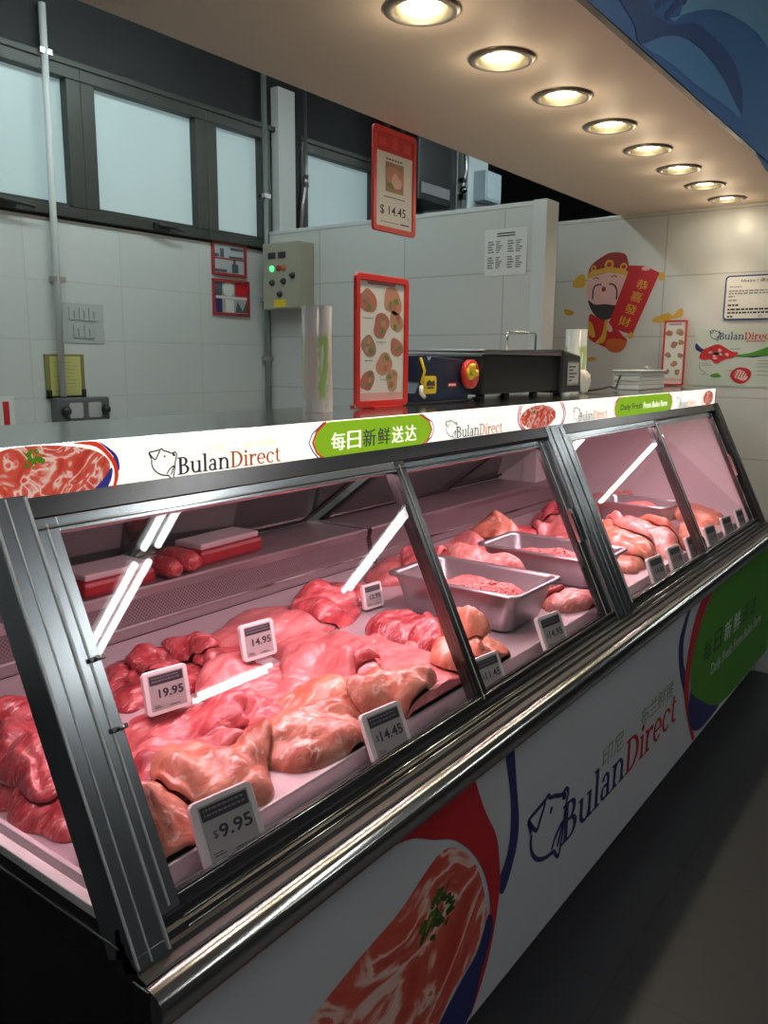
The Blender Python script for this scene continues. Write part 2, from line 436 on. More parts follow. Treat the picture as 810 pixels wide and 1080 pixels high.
# ============================================================ SETTING
XW = 4.30; YB = 3.64; XP = 3.70; SOF = 2.295; CEIL = 3.35
wall_tile = tile_mat('white_wall_tile', (.62, .645, .63), (.55, .57, .56), (0, 2), .52, .275, .47, .02)
wall_tile_x = tile_mat('white_wall_panel', (.62, .625, .605), (.46, .46, .44), (1, 2), .60, .30, .39, .12)
floor_m = tile_mat('dark_floor_tile', (.040, .040, .043), (.030, .030, .031), (0, 1), .6, .6, rough=.42)
plinth_m = tile_mat('black_plinth_tile', (.018, .016, .016), (.05, .05, .05), (0, 2), .30, .5, rough=.25)
dark_wall = mat('dark_grey_paint', (.011, .011, .013), .7, var=.15, bscale=3)
ceil_m = mat('dark_ceiling_paint', (.035, .035, .037), .8)
soffit_m = mat('beige_soffit_paint', (.80, .66, .54), .6, var=.03, bscale=2)
frame_m = mat('bronze_window_frame', (.045, .047, .042), .45, .3)
white_paint = mat('white_paint', (.62, .64, .64), .5)
corr_m = mat('corridor_paint', (.16, .16, .16), .7)

def struct(mb, name, parent=None, bevel=0.):
    o = mb.build(name, parent, bevel); o['kind'] = 'structure'; return o

struct(MB().box((-4, -6, -.1), (15, 5.8, 0), floor_m), 'floor')
struct(MB().box((-4, .75, CEIL), (15, 5.8, CEIL+.1), ceil_m), 'ceiling')
struct(MB().box((-4, -6, CEIL), (15, .75, CEIL+.1), mat('corridor_ceiling_paint', (.38, .40, .41), .8)), 'ceiling_2')
# back wall: white tiles below the window band, dark paint above it
b = MB(); b.box((-4, YB, 0), (6.5, YB+.15, 2.19), wall_tile); b.box((-4, YB, 2.9), (6.5, YB+.15, CEIL), dark_wall)
b.box((-4, YB, 2.19), (1.52, YB+.15, 2.9), dark_wall); b.box((4.85, YB, 2.19), (6.5, YB+.15, 2.9), dark_wall)
struct(b, 'wall_back')
struct(MB().box((XW, .735, 0), (XW+.14, YB, 2.30), wall_tile_x), 'wall_right', bevel=.006)
b = MB(); b.box((XP, 1.80, 0), (XP+.12, YB, 2.29), wall_tile_x); b.box((XP-.004, 1.786, 0), (XP+.124, 1.86, 2.305), white_paint); b.box((XP-.003, 1.86, 2.28), (XP+.123, YB, 2.302), white_paint)
struct(b, 'wall_partition', bevel=.003)
struct(MB().box((-4, -6, 0), (-3.9, 5.8, CEIL), corr_m), 'wall_left')
struct(MB().box((-4, -6.1, 0), (15, -6, CEIL), corr_m), 'wall_front')
struct(MB().box((15, -6, 0), (15.1, 5.8, CEIL), corr_m), 'wall_far')
struct(MB().box((3.76, YB-.06, 2.2), (3.905, YB-.002, 3.125), white_paint), 'trim_1')

# soffit bulkhead with a row of round openings
LX = [1.591+.3605*i for i in range(8)]; LY = 1.085
mb = MB(); mb.box((-3.9, .79, SOF), (XW+.6, 1.657, CEIL), soffit_m)
sof = mb.build('ceiling_soffit'); sof['kind'] = 'structure'
cut = MB()
for x in LX: cut.cyl((x, LY, SOF-.02), (x, LY, SOF+.07), .068, soffit_m, 32)
co = cut.build('cutter')
bm_ = sof.modifiers.new('holes', 'BOOLEAN'); bm_.object = co; bm_.operation = 'DIFFERENCE'; bm_.solver = 'EXACT'
dg = bpy.context.evaluated_depsgraph_get(); nm = bpy.data.meshes.new_from_object(sof.evaluated_get(dg))
sof.modifiers.clear(); sof.data = nm; bpy.data.objects.remove(co)

# windows (frosted panes lit from outside)
pane_m, N, L, bs = new_mat('frosted_pane')
bs.inputs['Base Color'].default_value = (.35, .42, .42, 1); bs.inputs['Roughness'].default_value = .5
tc = N.new('ShaderNodeTexCoord'); mp = N.new('ShaderNodeMapping'); mp.inputs['Scale'].default_value = (.8, .8, .5); nz = N.new('ShaderNodeTexNoise'); nz.inputs['Scale'].default_value = 1.3; nz.inputs['Detail'].default_value = 2
L.new(tc.outputs['Object'], mp.inputs[0]); L.new(mp.outputs[0], nz.inputs[0])
rr = ramp(N, [(.3, (.25, .36, .37)), (.7, (.37, .49, .51))]); L.new(nz.outputs['Fac'], rr.inputs[0]); L.new(rr.outputs[0], bs.inputs['Emission Color'])
bs.inputs['Emission Strength'].default_value = .46
def window(n, x0, x1, z0=2.20, z1=2.875, handle=True):
    fr = .075
    m = MB()
    m.box((x0, YB-.03, z0), (x1, YB+.08, z0+.05), frame_m); m.box((x0, YB-.03, z1-.055), (x1, YB+.08, z1), frame_m)
    m.box((x0, YB-.03, z0+.05), (x0+fr, YB+.08, z1-.055), frame_m); m.box((x1-fr, YB-.03, z0+.05), (x1, YB+.08, z1-.055), frame_m)
    m.box((x0+fr, YB-.012, z0+.05), (x1-fr, YB, z0+.066), frame_m)
    o = m.build('window_%d' % n, None, .004); o['kind'] = 'structure'
    MB().box((x0+fr-.01, YB+.02, z0+.04), (x1-fr+.01, YB+.03, z1-.05), pane_m).build('window_pane', o)
    if handle:
        cx = (x0+x1)/2+.05
        h = MB(); h.box((cx-.05, YB-.05, z0+.008), (cx+.05, YB-.03, z0+.04), black_gl); h.tube([(cx-.03, YB-.055, z0+.03), (cx+.05, YB-.075, z0+.022), (cx+.12, YB-.075, z0+.014)], .009, black_gl)
        h.build('window_handle', o, .003)
window(1, 1.52, 2.455); window(2, 2.455, 3.225); window(3, 3.225, 3.72, handle=False); window(4, 3.98, 4.80, handle=False)
struct(MB().box((1.5, YB-.035, 2.875), (4.85, YB, 2.905), frame_m), 'trim_2', bevel=.004)
struct(MB().box((3.90, YB-.04, 2.2), (3.98, YB-.001, 2.9), dark_wall), 'trim_3')

# ============================================================ SOFFIT BANNER + DOWNLIGHTS
ban = empty('fascia_banner', (2, .785, SOF), 0, 'blue printed banner with pale petal shapes covering the soffit front', 'banner')
b_blue = mat('banner_blue', (.065, .19, .46), .5, var=.12, bscale=2.)
b_dark = mat('banner_dark_blue', (.05, .11, .29), .5)
b_lite = mat('banner_light_blue', (.13, .34, .62), .5)
b_pale = mat('banner_pale_blue', (.22, .46, .66), .5)
b_mid = mat('banner_mid_blue', (.08, .22, .47), .5)
L0 = (2, .785, SOF)
mb = MB().box((-3.8, .778, SOF-.002), (XW+.55, .79, CEIL-.02), b_blue); mb.build('print_board', ban).location = (-2, -.785, -SOF)
d = Decal((0, .778, 0), (1, 0, 0), (0, 0, 1))
d.poly(spline([(2.278, 2.423), (2.47, 2.499), (2.665, 2.564), (2.895, 2.613), (3.171, 2.648), (3.379, 2.647), (3.6, 2.7), (3.6, 3.0), (2.4, 3.0), (2.373, 2.498)], 4), b_pale, 0)
d.poly(spline([(2.478, 2.468), (2.669, 2.551), (2.898, 2.606), (3.177, 2.633), (3.393, 2.615), (3.534, 2.29), (3.318, 2.279), (3.055, 2.357), (2.984, 2.456), (2.84, 2.489), (2.659, 2.49)], 4), b_mid, 1)
d.poly(spline([(2.081, 2.306), (2.228, 2.364), (2.395, 2.409), (2.594, 2.424), (2.802, 2.409), (2.979, 2.373), (3.022, 2.349), (2.855, 2.344), (2.567, 2.327), (2.302, 2.32)], 4), b_lite, 2)
d.poly(spline([(1.90, 2.37), (2.022, 2.333), (2.073, 2.303), (2.228, 2.364), (2.394, 2.412), (2.593, 2.428), (2.769, 2.416), (3.016, 2.365), (3.038, 2.403), (2.984, 2.456), (2.872, 2.49), (2.687, 2.491), (2.477, 2.471), (2.282, 2.408), (2.143, 2.40), (2.05, 2.44), (1.95, 2.5)], 4), b_dark, 3)
for u, v in [(2.174, 2.422), (2.216, 2.447), (2.284, 2.445), (2.322, 2.472), (2.251, 2.42), (2.374, 2.495)]: d.poly(ell(u, v, .022, .011, 16, .5), b_dark, 4)
o = d.build('petal_print', ban); o.location = (-2, -.785, -SOF)
o = MB().box((-3.8, .774, SOF-.006), (XW+.55, .79, SOF-.002), steel_d).build('edge_strip', ban); o.location = (-2, -.785, -SOF)

led = mat('warm_led_lamp', (1, .95, .85), .4, emit=(1, .93, .76), es=28)
refl_m = mat('mirrored_reflector', (.30, .25, .15), .35, 1.)
trim_m = mat('grey_trim_ring', (.30, .27, .23), .35, .6)
ordw = ['nearest', 'second', 'third', 'fourth', 'fifth', 'sixth', 'seventh', 'farthest']
def downlight(i, x):
    t = empty('downlight', (x, LY, SOF), 0, ('%s round downlight in the soffit row, counted from the near end' % ordw[i]) if i not in (0, 7) else ['round recessed downlight at the near end of the soffit row, largest in view', 0, 0, 0, 0, 0, 0, 'round recessed downlight at the far end of the soffit row, beside the right wall'][i], 'downlight', 'downlights in the soffit')
    MB().lathe([(.064, .001), (.062, -.006), (.072, -.009), (.083, -.005), (.084, -.0005)], trim_m, n=40, cap=False).build('trim_ring', t)
    m = MB(); prof = [(.062, -.004), (.056, .02), (.045, .045), (.0, .05)]
    m.lathe(prof, refl_m, n=32, cap=False); m.build('reflector', t)
    m = MB()
    for k in range(12):
        a = 2*PI*k/12; m.sphere((.033*math.cos(a), .033*math.sin(a), .012), (.0095, .0095, .008), led, 8)
    for k in range(6):
        a = 2*PI*k/6; m.sphere((.016*math.cos(a), .016*math.sin(a), .008), (.0085, .0085, .008), led, 8)
    m.sphere((0, 0, .006), .009, led, 8)
    m.build('led_lamp', t)
    li = bpy.data.lights.new('downlight_lamp', 'SPOT'); li.energy = 11; li.color = (1, .82, .58); li.spot_size = 1.5; li.spot_blend = 1.; li.shadow_soft_size = .04
    lo = bpy.data.objects.new('downlight_lamp', li); C.objects.link(lo); lo.parent = t; lo.location = (0, 0, -.012)
    li = bpy.data.lights.new('lamp_spill', 'POINT'); li.energy = .55; li.color = (1, .82, .56); li.shadow_soft_size = .03  # extra point light added below the trim to brighten the soffit
    lo = bpy.data.objects.new('lamp_spill', li); C.objects.link(lo); lo.parent = t; lo.location = (0, 0, -.075)
    return t
for i, x in enumerate(LX): downlight(i, x)

# ============================================================ COUNTER BASE
X0, X1 = .53, 4.285
cb = empty('counter_base', (2.4, 1.3, 0), 0, 'long dark counter base with printed white front panel and steel bumper rail', 'counter')
def child(mb, name, parent, bevel=0., off=(2.4, 1.3, 0)):
    o = mb.build(name, parent, bevel); o.location = (-off[0], -off[1], -off[2]); return o
child(MB().box((X0+.004, .772, .13), (X1, 1.98, .778), blackp), 'carcass', cb, .004)
child(MB().box((X0+.02, .838, 0), (X1, 1.95, .13), plinth_m), 'kick_plinth', cb)
fp = MB().box((X0, .76, .127), (X1, .772, .745), vinyl); fpo = child(fp, 'front_panel', cb)
prof = [(.772, .792), (.738, .7925), (.724, .788), (.716, .778), (.7135, .762), (.716, .748), (.724, .739), (.738, .735), (.772, .735)]
child(MB().prism_x(prof, X0-.002, X1, steel_b, True), 'bumper_rail', cb)
child(MB().box((X0-.004, .738, .70), (X0+.004, .772, .79), steel_d), 'end_cap', cb, .002)
# printed graphics
G0 = (0, .76, 0)
d = Decal(G0, (1, 0, 0), (0, 0, 1))
d.poly(spline([(1.514, .736), (1.545, .60), (1.563, .502), (1.550, .43), (1.50, .36), (1.47, .40), (1.506, .443), (1.521, .493), (1.517, .582), (1.478, .736)], 5), navyp, 1)
d.poly([(1.02, .738), (1.335, .738)]+spline([(1.335, .738), (1.396, .617), (1.453, .527), (1.475, .444), (1.478, .37), (1.457, .279), (1.422, .205), (1.365, .132)], 5, False)+spline([(1.36, .132), (1.40, .22), (1.432, .31), (1.435, .38), (1.40, .47), (1.34, .55), (1.27, .61), (1.20, .645), (1.122, .687), (1.02, .71)], 5, False), redp, 2)
d.poly(spline([(1.430, .345), (1.385, .283), (1.307, .25), (1.218, .20), (1.17, .132), (1.345, .132), (1.408, .222), (1.452, .30)], 5), navyp, 3)
child(d.mb, 'swoosh', fpo, 0, (0, 0, 0))
d = Decal(G0, (1, 0, 0), (0, 0, 1))
pk = spline([(.60, .40), (.70, .48), (.846, .513), (.983, .541), (1.088, .558), (1.214, .604), (1.291, .58), (1.366, .503), (1.409, .409), (1.421, .345), (1.379, .285), (1.307, .261), (1.228, .215), (1.16, .132), (.66, .132), (.59, .25)], 5)
d.poly(pk, P_pork, 2, (.58, .13, .42))
parsley(d, 1.215, .475, .062, leafp, 4, 3, leafp2)
o = child(d.mb, 'pork_picture', fpo, 0, (0, 0, 0))
d = Decal(G0, (1, 0, 0), (0, 0, 1))
pig(d, 1.612, .29, .235, .215, .012, navyp)
wordmark(d, 1.812, .312, .955, .114, navyp, redp)
d.text('印尼', 2.075, .418, .062, lgreen, 1, .165)
d.text('布兰鲜猪', 2.385, .424, .062, lgreen, 1, .325)
child(d.mb, 'logo_lettering', fpo, 0, (0, 0, 0))
d = Decal(G0, (1, 0, 0), (0, 0, 1))
d.poly(spline([(2.852, .737), (2.765, .654), (2.737, .6), (2.751, .534), (2.783, .469), (2.844, .385), (2.890, .315), (2.885, .39), (2.849, .458), (2.811, .515), (2.792, .593), (2.815, .651), (2.875, .737)], 5), navyp, 1)
d.poly([(3.02, .737)]+spline([(3.02, .737), (2.909, .634), (2.869, .562), (2.844, .478), (2.851, .382), (2.907, .277), (3.012, .135)], 5, False)+spline([(3.045, .137), (2.947, .263), (2.912, .362), (2.909, .467), (2.958, .565), (3.049, .65), (3.22, .737)], 5, False), redp, 2)
d.poly(spline([(2.944, .40), (2.92, .30), (2.96, .22), (3.06, .16), (3.20, .142), (3.40, .155), (3.24, .21), (3.068, .29), (2.98, .36)], 5), navyp, 3)
d.poly([(3.22, .737)]+spline([(3.22, .737), (3.049, .645), (2.958, .565), (2.912, .465), (2.943, .361), (3.068, .284), (3.266, .191), (3.43, .150), (3.678, .134)], 5, False)+[(4.282, .131), (4.282, .737)], greenp, 4)
for i, (ch, mt) in enumerate(zip('每日新鲜送达', (ink, ink, white_pl, white_pl, ink, ink))): d.text(ch, 3.07+i*.15, .425, .085, mt, 5, .105, bold=.012)
d.text('Daily Fresh From Bulan Farm', 3.20, .325, .062, vinyl, 5, .33*2.6, bold=.01)
child(d.mb, 'green_lens_print', fpo, 0, (0, 0, 0))

# ============================================================ DISPLAY CASES
GN = Vector((0, -.9024, .4308)); GD = Vector((0, .243, .509))
def S(x, s, off=0.): return Vector((x, .79, .829))+GD*s+GN*off
def sbox(mb, x0, x1, s0, s1, o0, o1, m):
    return mb.hexa([S(x0, s0, o1), S(x1, s0, o1), S(x1, s0, o0), S(x0, s0, o0), S(x0, s1, o1), S(x1, s1, o1), S(x1, s1, o0), S(x0, s1, o0)], m)
BED = .835
def perf_mat():
    m, N, L, b = new_mat('perforated_steel')
    tc = N.new('ShaderNodeTexCoord'); sp = N.new('ShaderNodeSeparateXYZ'); L.new(tc.outputs['Object'], sp.inputs[0])
    prod = None
    for a in (0, 2):
        ml = N.new('ShaderNodeMath'); ml.operation = 'MULTIPLY'; ml.inputs[1].default_value = 2*PI/.0105; L.new(sp.outputs[a], ml.inputs[0])
        sn = N.new('ShaderNodeMath'); sn.operation = 'SINE'; L.new(ml.outputs[0], sn.inputs[0])
        if prod is None: prod = sn
        else:
            pr = N.new('ShaderNodeMath'); pr.operation = 'MULTIPLY'; L.new(prod.outputs[0], pr.inputs[0]); L.new(sn.outputs[0], pr.inputs[1]); prod = pr
    r = ramp(N, [(.2, (.22, .17, .18)), (.42, (.03, .022, .024))]); L.new(prod.outputs[0], r.inputs[0]); L.new(r.outputs[0], b.inputs['Base Color'])
    b.inputs['Roughness'].default_value = .4
    return m
perf = perf_mat()
tube_pink = mat('pink_fluorescent_tube', (1, .8, .85), .4, emit=(1, .62, .70), es=6)

def header_art(sg, unit):
    nd = lambda: Decal((0, 1.040, 0), (1, 0, 0), (0, 0, 1), .0003, .0004)
    d = nd()
    if unit == 0:
        # big pork picture at the near end
        d.poly(spline([(.545, 1.352), (.535, 1.40), (.56, 1.428), (.64, 1.428), (.70, 1.415), (.722, 1.392), (.70, 1.366), (.665, 1.352)], 5), S_pork, 2, (.53, 1.35, .085))
        parsley(d, .60, 1.412, .017, S_leaf, 4, 5)
        d.poly(spline([(.662, 1.4295), (.70, 1.421), (.724, 1.396), (.728, 1.375), (.722, 1.3535), (.726, 1.3535), (.735, 1.375), (.731, 1.398), (.715, 1.418), (.698, 1.4295)], 4), S_red, 3)
        d.poly(spline([(.704, 1.4295), (.733, 1.408), (.738, 1.385), (.730, 1.385), (.728, 1.405)], 4), S_nvy, 1)
        d.poly(spline([(.724, 1.389), (.70, 1.366), (.672, 1.3535), (.706, 1.3535), (.722, 1.370)], 4), S_nvy, 1)
        d.build('pork_picture', sg); d = nd()
        pig(d, .792, 1.357, .055, .053, .0024, S_ink); wordmark(d, .846, 1.364, .240, .0285, S_ink, S_org)
        for q, (t, u, w) in enumerate((('印尼', .915, .036), ('布兰鲜猪', .995, .078))): d.text(t, u, 1.3945, .0125, S_lgr, 1, w)
        d.build('logo_print', sg); d = nd(); lens(d, 1.178, 1.59, '每日新鲜送达'); d.build('slogan_print', sg); d = nd()
        pig(d, 1.652, 1.359, .055, .050, .0022, S_ink); wordmark(d, 1.702, 1.363, .235, .028, S_ink, S_org)
        d.text('布兰鲜猪', 1.85, 1.394, .011, S_lgr, 1, .07)
        d.build('logo_print', sg); d = nd()
        d.poly(ell(2.155, 1.392, .115, .034), S_pork, 2, (2.03, 1.35, .085)); parsley(d, 2.12, 1.408, .013, S_leaf, 4, 8)
        d.stroke(spline([(2.035, 1.429), (2.025, 1.40), (2.035, 1.375), (2.07, 1.354)], 5, False), .005, S_nvy, 1); d.stroke(spline([(2.045, 1.429), (2.034, 1.40), (2.046, 1.375), (2.085, 1.354)], 5, False), .006, S_red, 2); d.build('pork_picture', sg)
    else:
        d.stroke(spline([(2.298, 1.429), (2.325, 1.40), (2.32, 1.375), (2.30, 1.354)], 5, False), .006, S_red, 1); d.stroke(spline([(2.312, 1.429), (2.336, 1.40), (2.331, 1.375), (2.31, 1.354)], 5, False), .005, S_nvy, 1)
        d.build('picture_edge', sg); d = nd()
        pig(d, 2.395, 1.360, .055, .050, .0022, S_ink); wordmark(d, 2.445, 1.364, .235, .028, S_ink, S_org)
        d.build('logo_print', sg); d = nd(); lens(d, 2.745, 3.375, 'Daily Fresh From Bulan Farm'); d.build('slogan_print', sg); d = nd()
        pig(d, 3.43, 1.360, .055, .050, .0022, S_ink); wordmark(d, 3.48, 1.364, .235, .028, S_ink, S_org)
        d.build('logo_print', sg); d = nd()
        d.poly(ell(3.90, 1.392, .085, .033), S_pork, 2, (3.8, 1.35, .085))
        d.stroke(spline([(3.80, 1.429), (3.79, 1.40), (3.80, 1.375), (3.83, 1.354)], 5, False), .006, S_red, 1); d.build('pork_picture', sg)
def lens(d, a, b_, txt):
    w = b_-a; z0, z1, zm = 1.3535, 1.4285, 1.391
    cap = min(.05, w*.1)
    sh = [(a+cap*1.0, z0), (b_-cap*1.3, z0), (b_-cap*.3, z0+.018), (b_, zm), (b_-cap*.3, z1-.018), (b_-cap*1.3, z1), (a+cap, z1), (a+cap*.25, z1-.018), (a, zm), (a+cap*.25, z0+.018)]
    d.poly(sh, S_grn, 2)
    d.stroke([(a+cap*.9, z1), (a+cap*.2, z1-.018), (a-.003, zm), (a+cap*.2, z0+.018), (a+cap*.9, z0)], .006, S_red, 1)
    d.stroke([(b_-cap*1.2, z1), (b_-cap*.25, z1-.018), (b_+.003, zm), (b_-cap*.25, z0+.018), (b_-cap*1.2, z0)], .006, S_red, 1)
    d.stroke([(a+cap*.75, z1), (a-.004, z1-.02), (a-.014, zm), (a-.002, z0+.02), (a+cap*.5, z0)], .003, S_nvy, 0)
    d.stroke([(b_-cap*1.0, z1), (b_+.004, z1-.02), (b_+.014, zm), (b_+.002, z0+.02), (b_-cap*.8, z0)], .003, S_nvy, 0)
    if len(txt) == 6:
        for i, ch in enumerate(txt): d.text(ch, a+.052+i*.051, 1.3705, .036, S_ink if i in (2, 3) else S_white, 3, .043, bold=.012)
    else:
        d.text('Daily Fresh', a+.055, 1.376, .026, S_ink, 3, .22, bold=.012); d.text('From Bulan Farm', a+.29, 1.379, .023, S_white, 3, .275, bold=.02)

def display_case(u):
    xa, xb = ((.53, 2.255), (2.256, 4.075))[u]
    t = empty('display_case', ((xa+xb)/2, 1.3, .8), 0, ['nearer glass-fronted refrigerated meat case with sloping steel-framed sliding panes and pink light', 'farther glass-fronted refrigerated meat case standing next to the right wall'][u], 'display case', 'refrigerated display cases')
    def ch(mb, name, parent=None, bevel=0.):
        o = mb.build(name, parent or t, bevel)
        if parent is None: o.location = (-(xa+xb)/2, -1.3, -.8)
        return o
    # floor tray and back
    m = MB(); m.box((xa+.02, .866, .779), (xb-.005, 1.716, BED), bed_m); ch(m, 'tray_bed', None, .004); m = MB(); m.box((xa+.02, .8065, .779), (xb-.005, .8655, .80), bed_m); ch(m, 'front_gutter')
    m = MB(); m.box((xa+.02, 1.718, BED), (xb-.005, 1.726, .868), back_st); m.box((xa+.02, 1.712, .864), (xb-.005, 1.728, .870), steel_b); ch(m, 'back_upstand')
    m = MB(); m.hexa([(xa+.02, 1.728, .868), (xb-.005, 1.728, .868), (xb-.005, 1.75, .868), (xa+.02, 1.75, .868), (xa+.02, 1.742, .942), (xb-.005, 1.742, .942), (xb-.005, 1.76, .942), (xa+.02, 1.76, .942)], perf); ch(m, 'air_return_grille')
    m = MB(); m.box((xa+.02, 1.735, .94), (xb-.005, 2.0, .95), back_st); m.prism_x([(1.735, .928), (1.745, .928), (1.745, .955), (1.738, .956), (1.733, .95)], xa+.02, xb-.005, steel_in); ch(m, 'rear_ledge')
    m = MB().box((xa+.004, 1.76, .779), (xb-.002, 2.0, .94), blackp); ch(m, 'rear_body')
    # rear sliding doors, sloping
    def Rr(x, s, o=0.): return Vector((x, 2.0, .95))+Vector((0, -.53, .40))*s+Vector((0, .602, .798))*o
    def rb(mb, x0, x1, s0, s1, o0, o1, mt): return mb.hexa([Rr(x0, s0, o0), Rr(x1, s0, o0), Rr(x1, s0, o1), Rr(x0, s0, o1), Rr(x0, s1, o0), Rr(x1, s1, o0), Rr(x1, s1, o1), Rr(x0, s1, o1)], mt)
    mid = (xa+xb)/2
    for k, (a, b_) in enumerate(((xa+.03, mid+.02), (mid-.02, xb-.03))):
        oo = -.012+k*.014
        m = MB()
        for p, q in ((a, a+.028), (b_-.028, b_)): rb(m, p, q, .02, .98, oo, oo+.012, steel_d)
        rb(m, a, b_, 0, .05, oo, oo+.012, steel_d); rb(m, a, b_, .95, 1, oo, oo+.012, steel_d)
        rd = ch(m, 'rear_door')
        rb(MB(), a+.028, b_-.028, .05, .95, oo+.004, oo+.008, glass_r).build('glass_pane', rd)
    # canopy, sign
    m = MB(); m.box((xa, 1.048, 1.356), (xb, 1.40, 1.43), can_st); m.box((xa, 1.40, 1.356), (xb, 1.475, 1.375), can_st); ch(m, 'canopy', None, .004)
    m = MB().box((xa-.002 if u == 0 else xa, 1.040, 1.3525), (xb-.06 if u else xb, 1.050, 1.4295), S_white); sg = ch(m, 'header_sign')
    sg['label'] = 'backlit white header board with pork pictures, logos and green lettering'
    header_art(sg, u)
    # stepped lower tracks
    prof = [(.806, .779), (.806, .842), (.800, .846), (.7955, .846), (.7935, .832), (.788, .829), (.784, .818), (.777, .816), (.773, .807), (.766, .806), (.762, .799), (.750, .797), (.747, .7935), (.7735, .7935), (.7735, .779)]
    ch(MB().prism_x(prof, xa, xb, track_st), 'lower_track')
    m = MB()
    for y, z in ((.7944, .8465), (.7835, .8195), (.7745, .8085)): m.tube([(xa+.09, y, z), (xb-.03, y, z)], .0016, steel_b, 8)
    ch(m, 'track_trim')
    # top rail over the panes
    m = MB(); sbox(m, xa, xb, .985, 1.045, -.03, .004, steel_d); ch(m, 'top_rail', None, .002)
    # posts
    if u == 0:
        m = MB(); sbox(m, .53, .585, -.035, 1.045, -.045, .012, steel); sbox(m, .53, .585, -.066, -.035, -.016, .012, steel); sbox(m, .5785, .5825, -.06, 1.04, .012, .0150, steel_l); sbox(m, .5305, .5345, -.06, 1.04, .012, .0150, steel_l); sbox(m, .552, .5545, -.06, 1.04, .012, .0135, steel_l)
        cp = ch(m, 'corner_post', None, .003)
        ps = [(2.195, 2.2545)]
    else: ps = [(2.2565, 2.316), (3.985, 4.072)]
    for p0, p1 in ps:
        m = MB(); sbox(m, p0, p1, -.02, 1.045, -.04, .006, steel if p0 < 3 else blackp); sbox(m, (p0+p1)/2-.002, (p0+p1)/2+.002, 0, 1.03, .006, .009, steel_b if p0 < 3 else steel_d); ch(m, 'mullion_post', None, .003)
    # sliding front panes
    doors = ((.586, 1.458, .0), (1.425, 2.192, -.018)) if u == 0 else ((2.318, 3.152, .0), (3.120, 3.982, -.018))
    for k, (a, b_, oo) in enumerate(doors):
        w0 = .034 if (u, k) == (0, 0) else .022
        m = MB()
        sbox(m, a, a+w0, .008, .985, oo-.012, oo+.004, steel if k == 0 else steel_d); sbox(m, b_-.036, b_, .008, .985, oo-.012, oo+.004, steel_d if k == 0 else steel_d)
        sbox(m, a+w0, b_-.036, .008, .040, oo-.012, oo+.004, steel_d); sbox(m, a+w0, b_-.036, .945, .985, oo-.012, oo+.004, steel)
        sbox(m, a, b_, .955, .962, oo+.004, oo+.006, steel_b); sbox(m, b_-.022, b_-.0185, .02, .97, oo+.004, oo+.006, steel_l); sbox(m, a+w0*.45, a+w0*.45+.0035, .02, .97, oo+.004, oo+.006, steel_l)
        dr = ch(m, 'sliding_door', None, .0015)
        sbox(MB(), a+w0, b_-.036, .040, .945, oo-.006, oo-.002, glass).build('glass_pane', dr)
        if k == 1:
            h = MB(); sbox(h, b_-.030, b_-.006, .42, .60, oo+.004, oo+.016, steel_b); sbox(h, b_-.022, b_-.014, .45, .57, oo+.016, oo+.018, black_gl); h.build('door_handle', dr, .003)
        if (u, k) == (0, 0):
            for s_ in (.62, .445):
                h = MB(); sbox(h, .600, .624, s_-.006, s_+.006, .004, .010, steel_d); h.cyl(S(.612, s_, .004), S(.612, s_, .016), .004, steel_b, 10); h.build('door_catch', dr, .001)
    # ends
    if u == 0:
        prof = [(.845, .848), (1.045, 1.348), (1.455, 1.352), (1.985, .952), (1.985, .848)]
        m = MB(); n = len(prof)
        m.prism_x(prof, .541, .546, glass); ch(m, 'end_glass').data.materials[0] = glass
        m = MB(); m.box((.532, .808, .779), (.549, 1.75, .836), blackp); m.box((.529, .80, .815), (.532, 2.0, .820), steel_b); m.box((.532, .82, .837), (.549, 1.75, .852), white_pl)
        m.box((.56, .83, BED), (.568, 1.70, BED+.020), liner); ch(m, 'end_sill', None, .0015)
        m = MB(); m.prism_x([(1.985, .845), (2.0, .845), (2.0, .952), (1.47, 1.356), (1.44, 1.356)], .532, .552, steel_d); ch(m, 'rear_corner_frame')
    else:
        prof = [(.81, .80), (.815, .86), (1.045, 1.353), (1.455, 1.353), (1.985, .952), (1.985, .80)]
        ch(MB().prism_x(prof, xb-.05, xb-.03, liner), 'end_panel')
    # pink lamp
    m = MB(); m.box((xa+.08, 1.085, 1.343), (xb-.12, 1.135, 1.357), white_pl); ch(m, 'lamp_batten', None, .003)
    m = MB(); m.cyl((xa+.05, 1.11, 1.329), (xb-(.14, .34)[u], 1.11, 1.329), .011, tube_pink, 14); ch(m, 'lamp_tube')
    li = bpy.data.lights.new('case_lamp', 'AREA'); li.shape = 'RECTANGLE'; li.size = xb-xa-(.14, .45)[u]; li.size_y = .05; li.energy = 11.5; li.color = (1, .58, .66)
    lo = bpy.data.objects.new('case_lamp', li); C.objects.link(lo); lo.parent = t; lo.location = ((0, -.14)[u], 1.11-1.3, 1.313-.8); lo.rotation_euler = (math.radians(-8), 0, 0)
    return t
display_case(0); display_case(1)

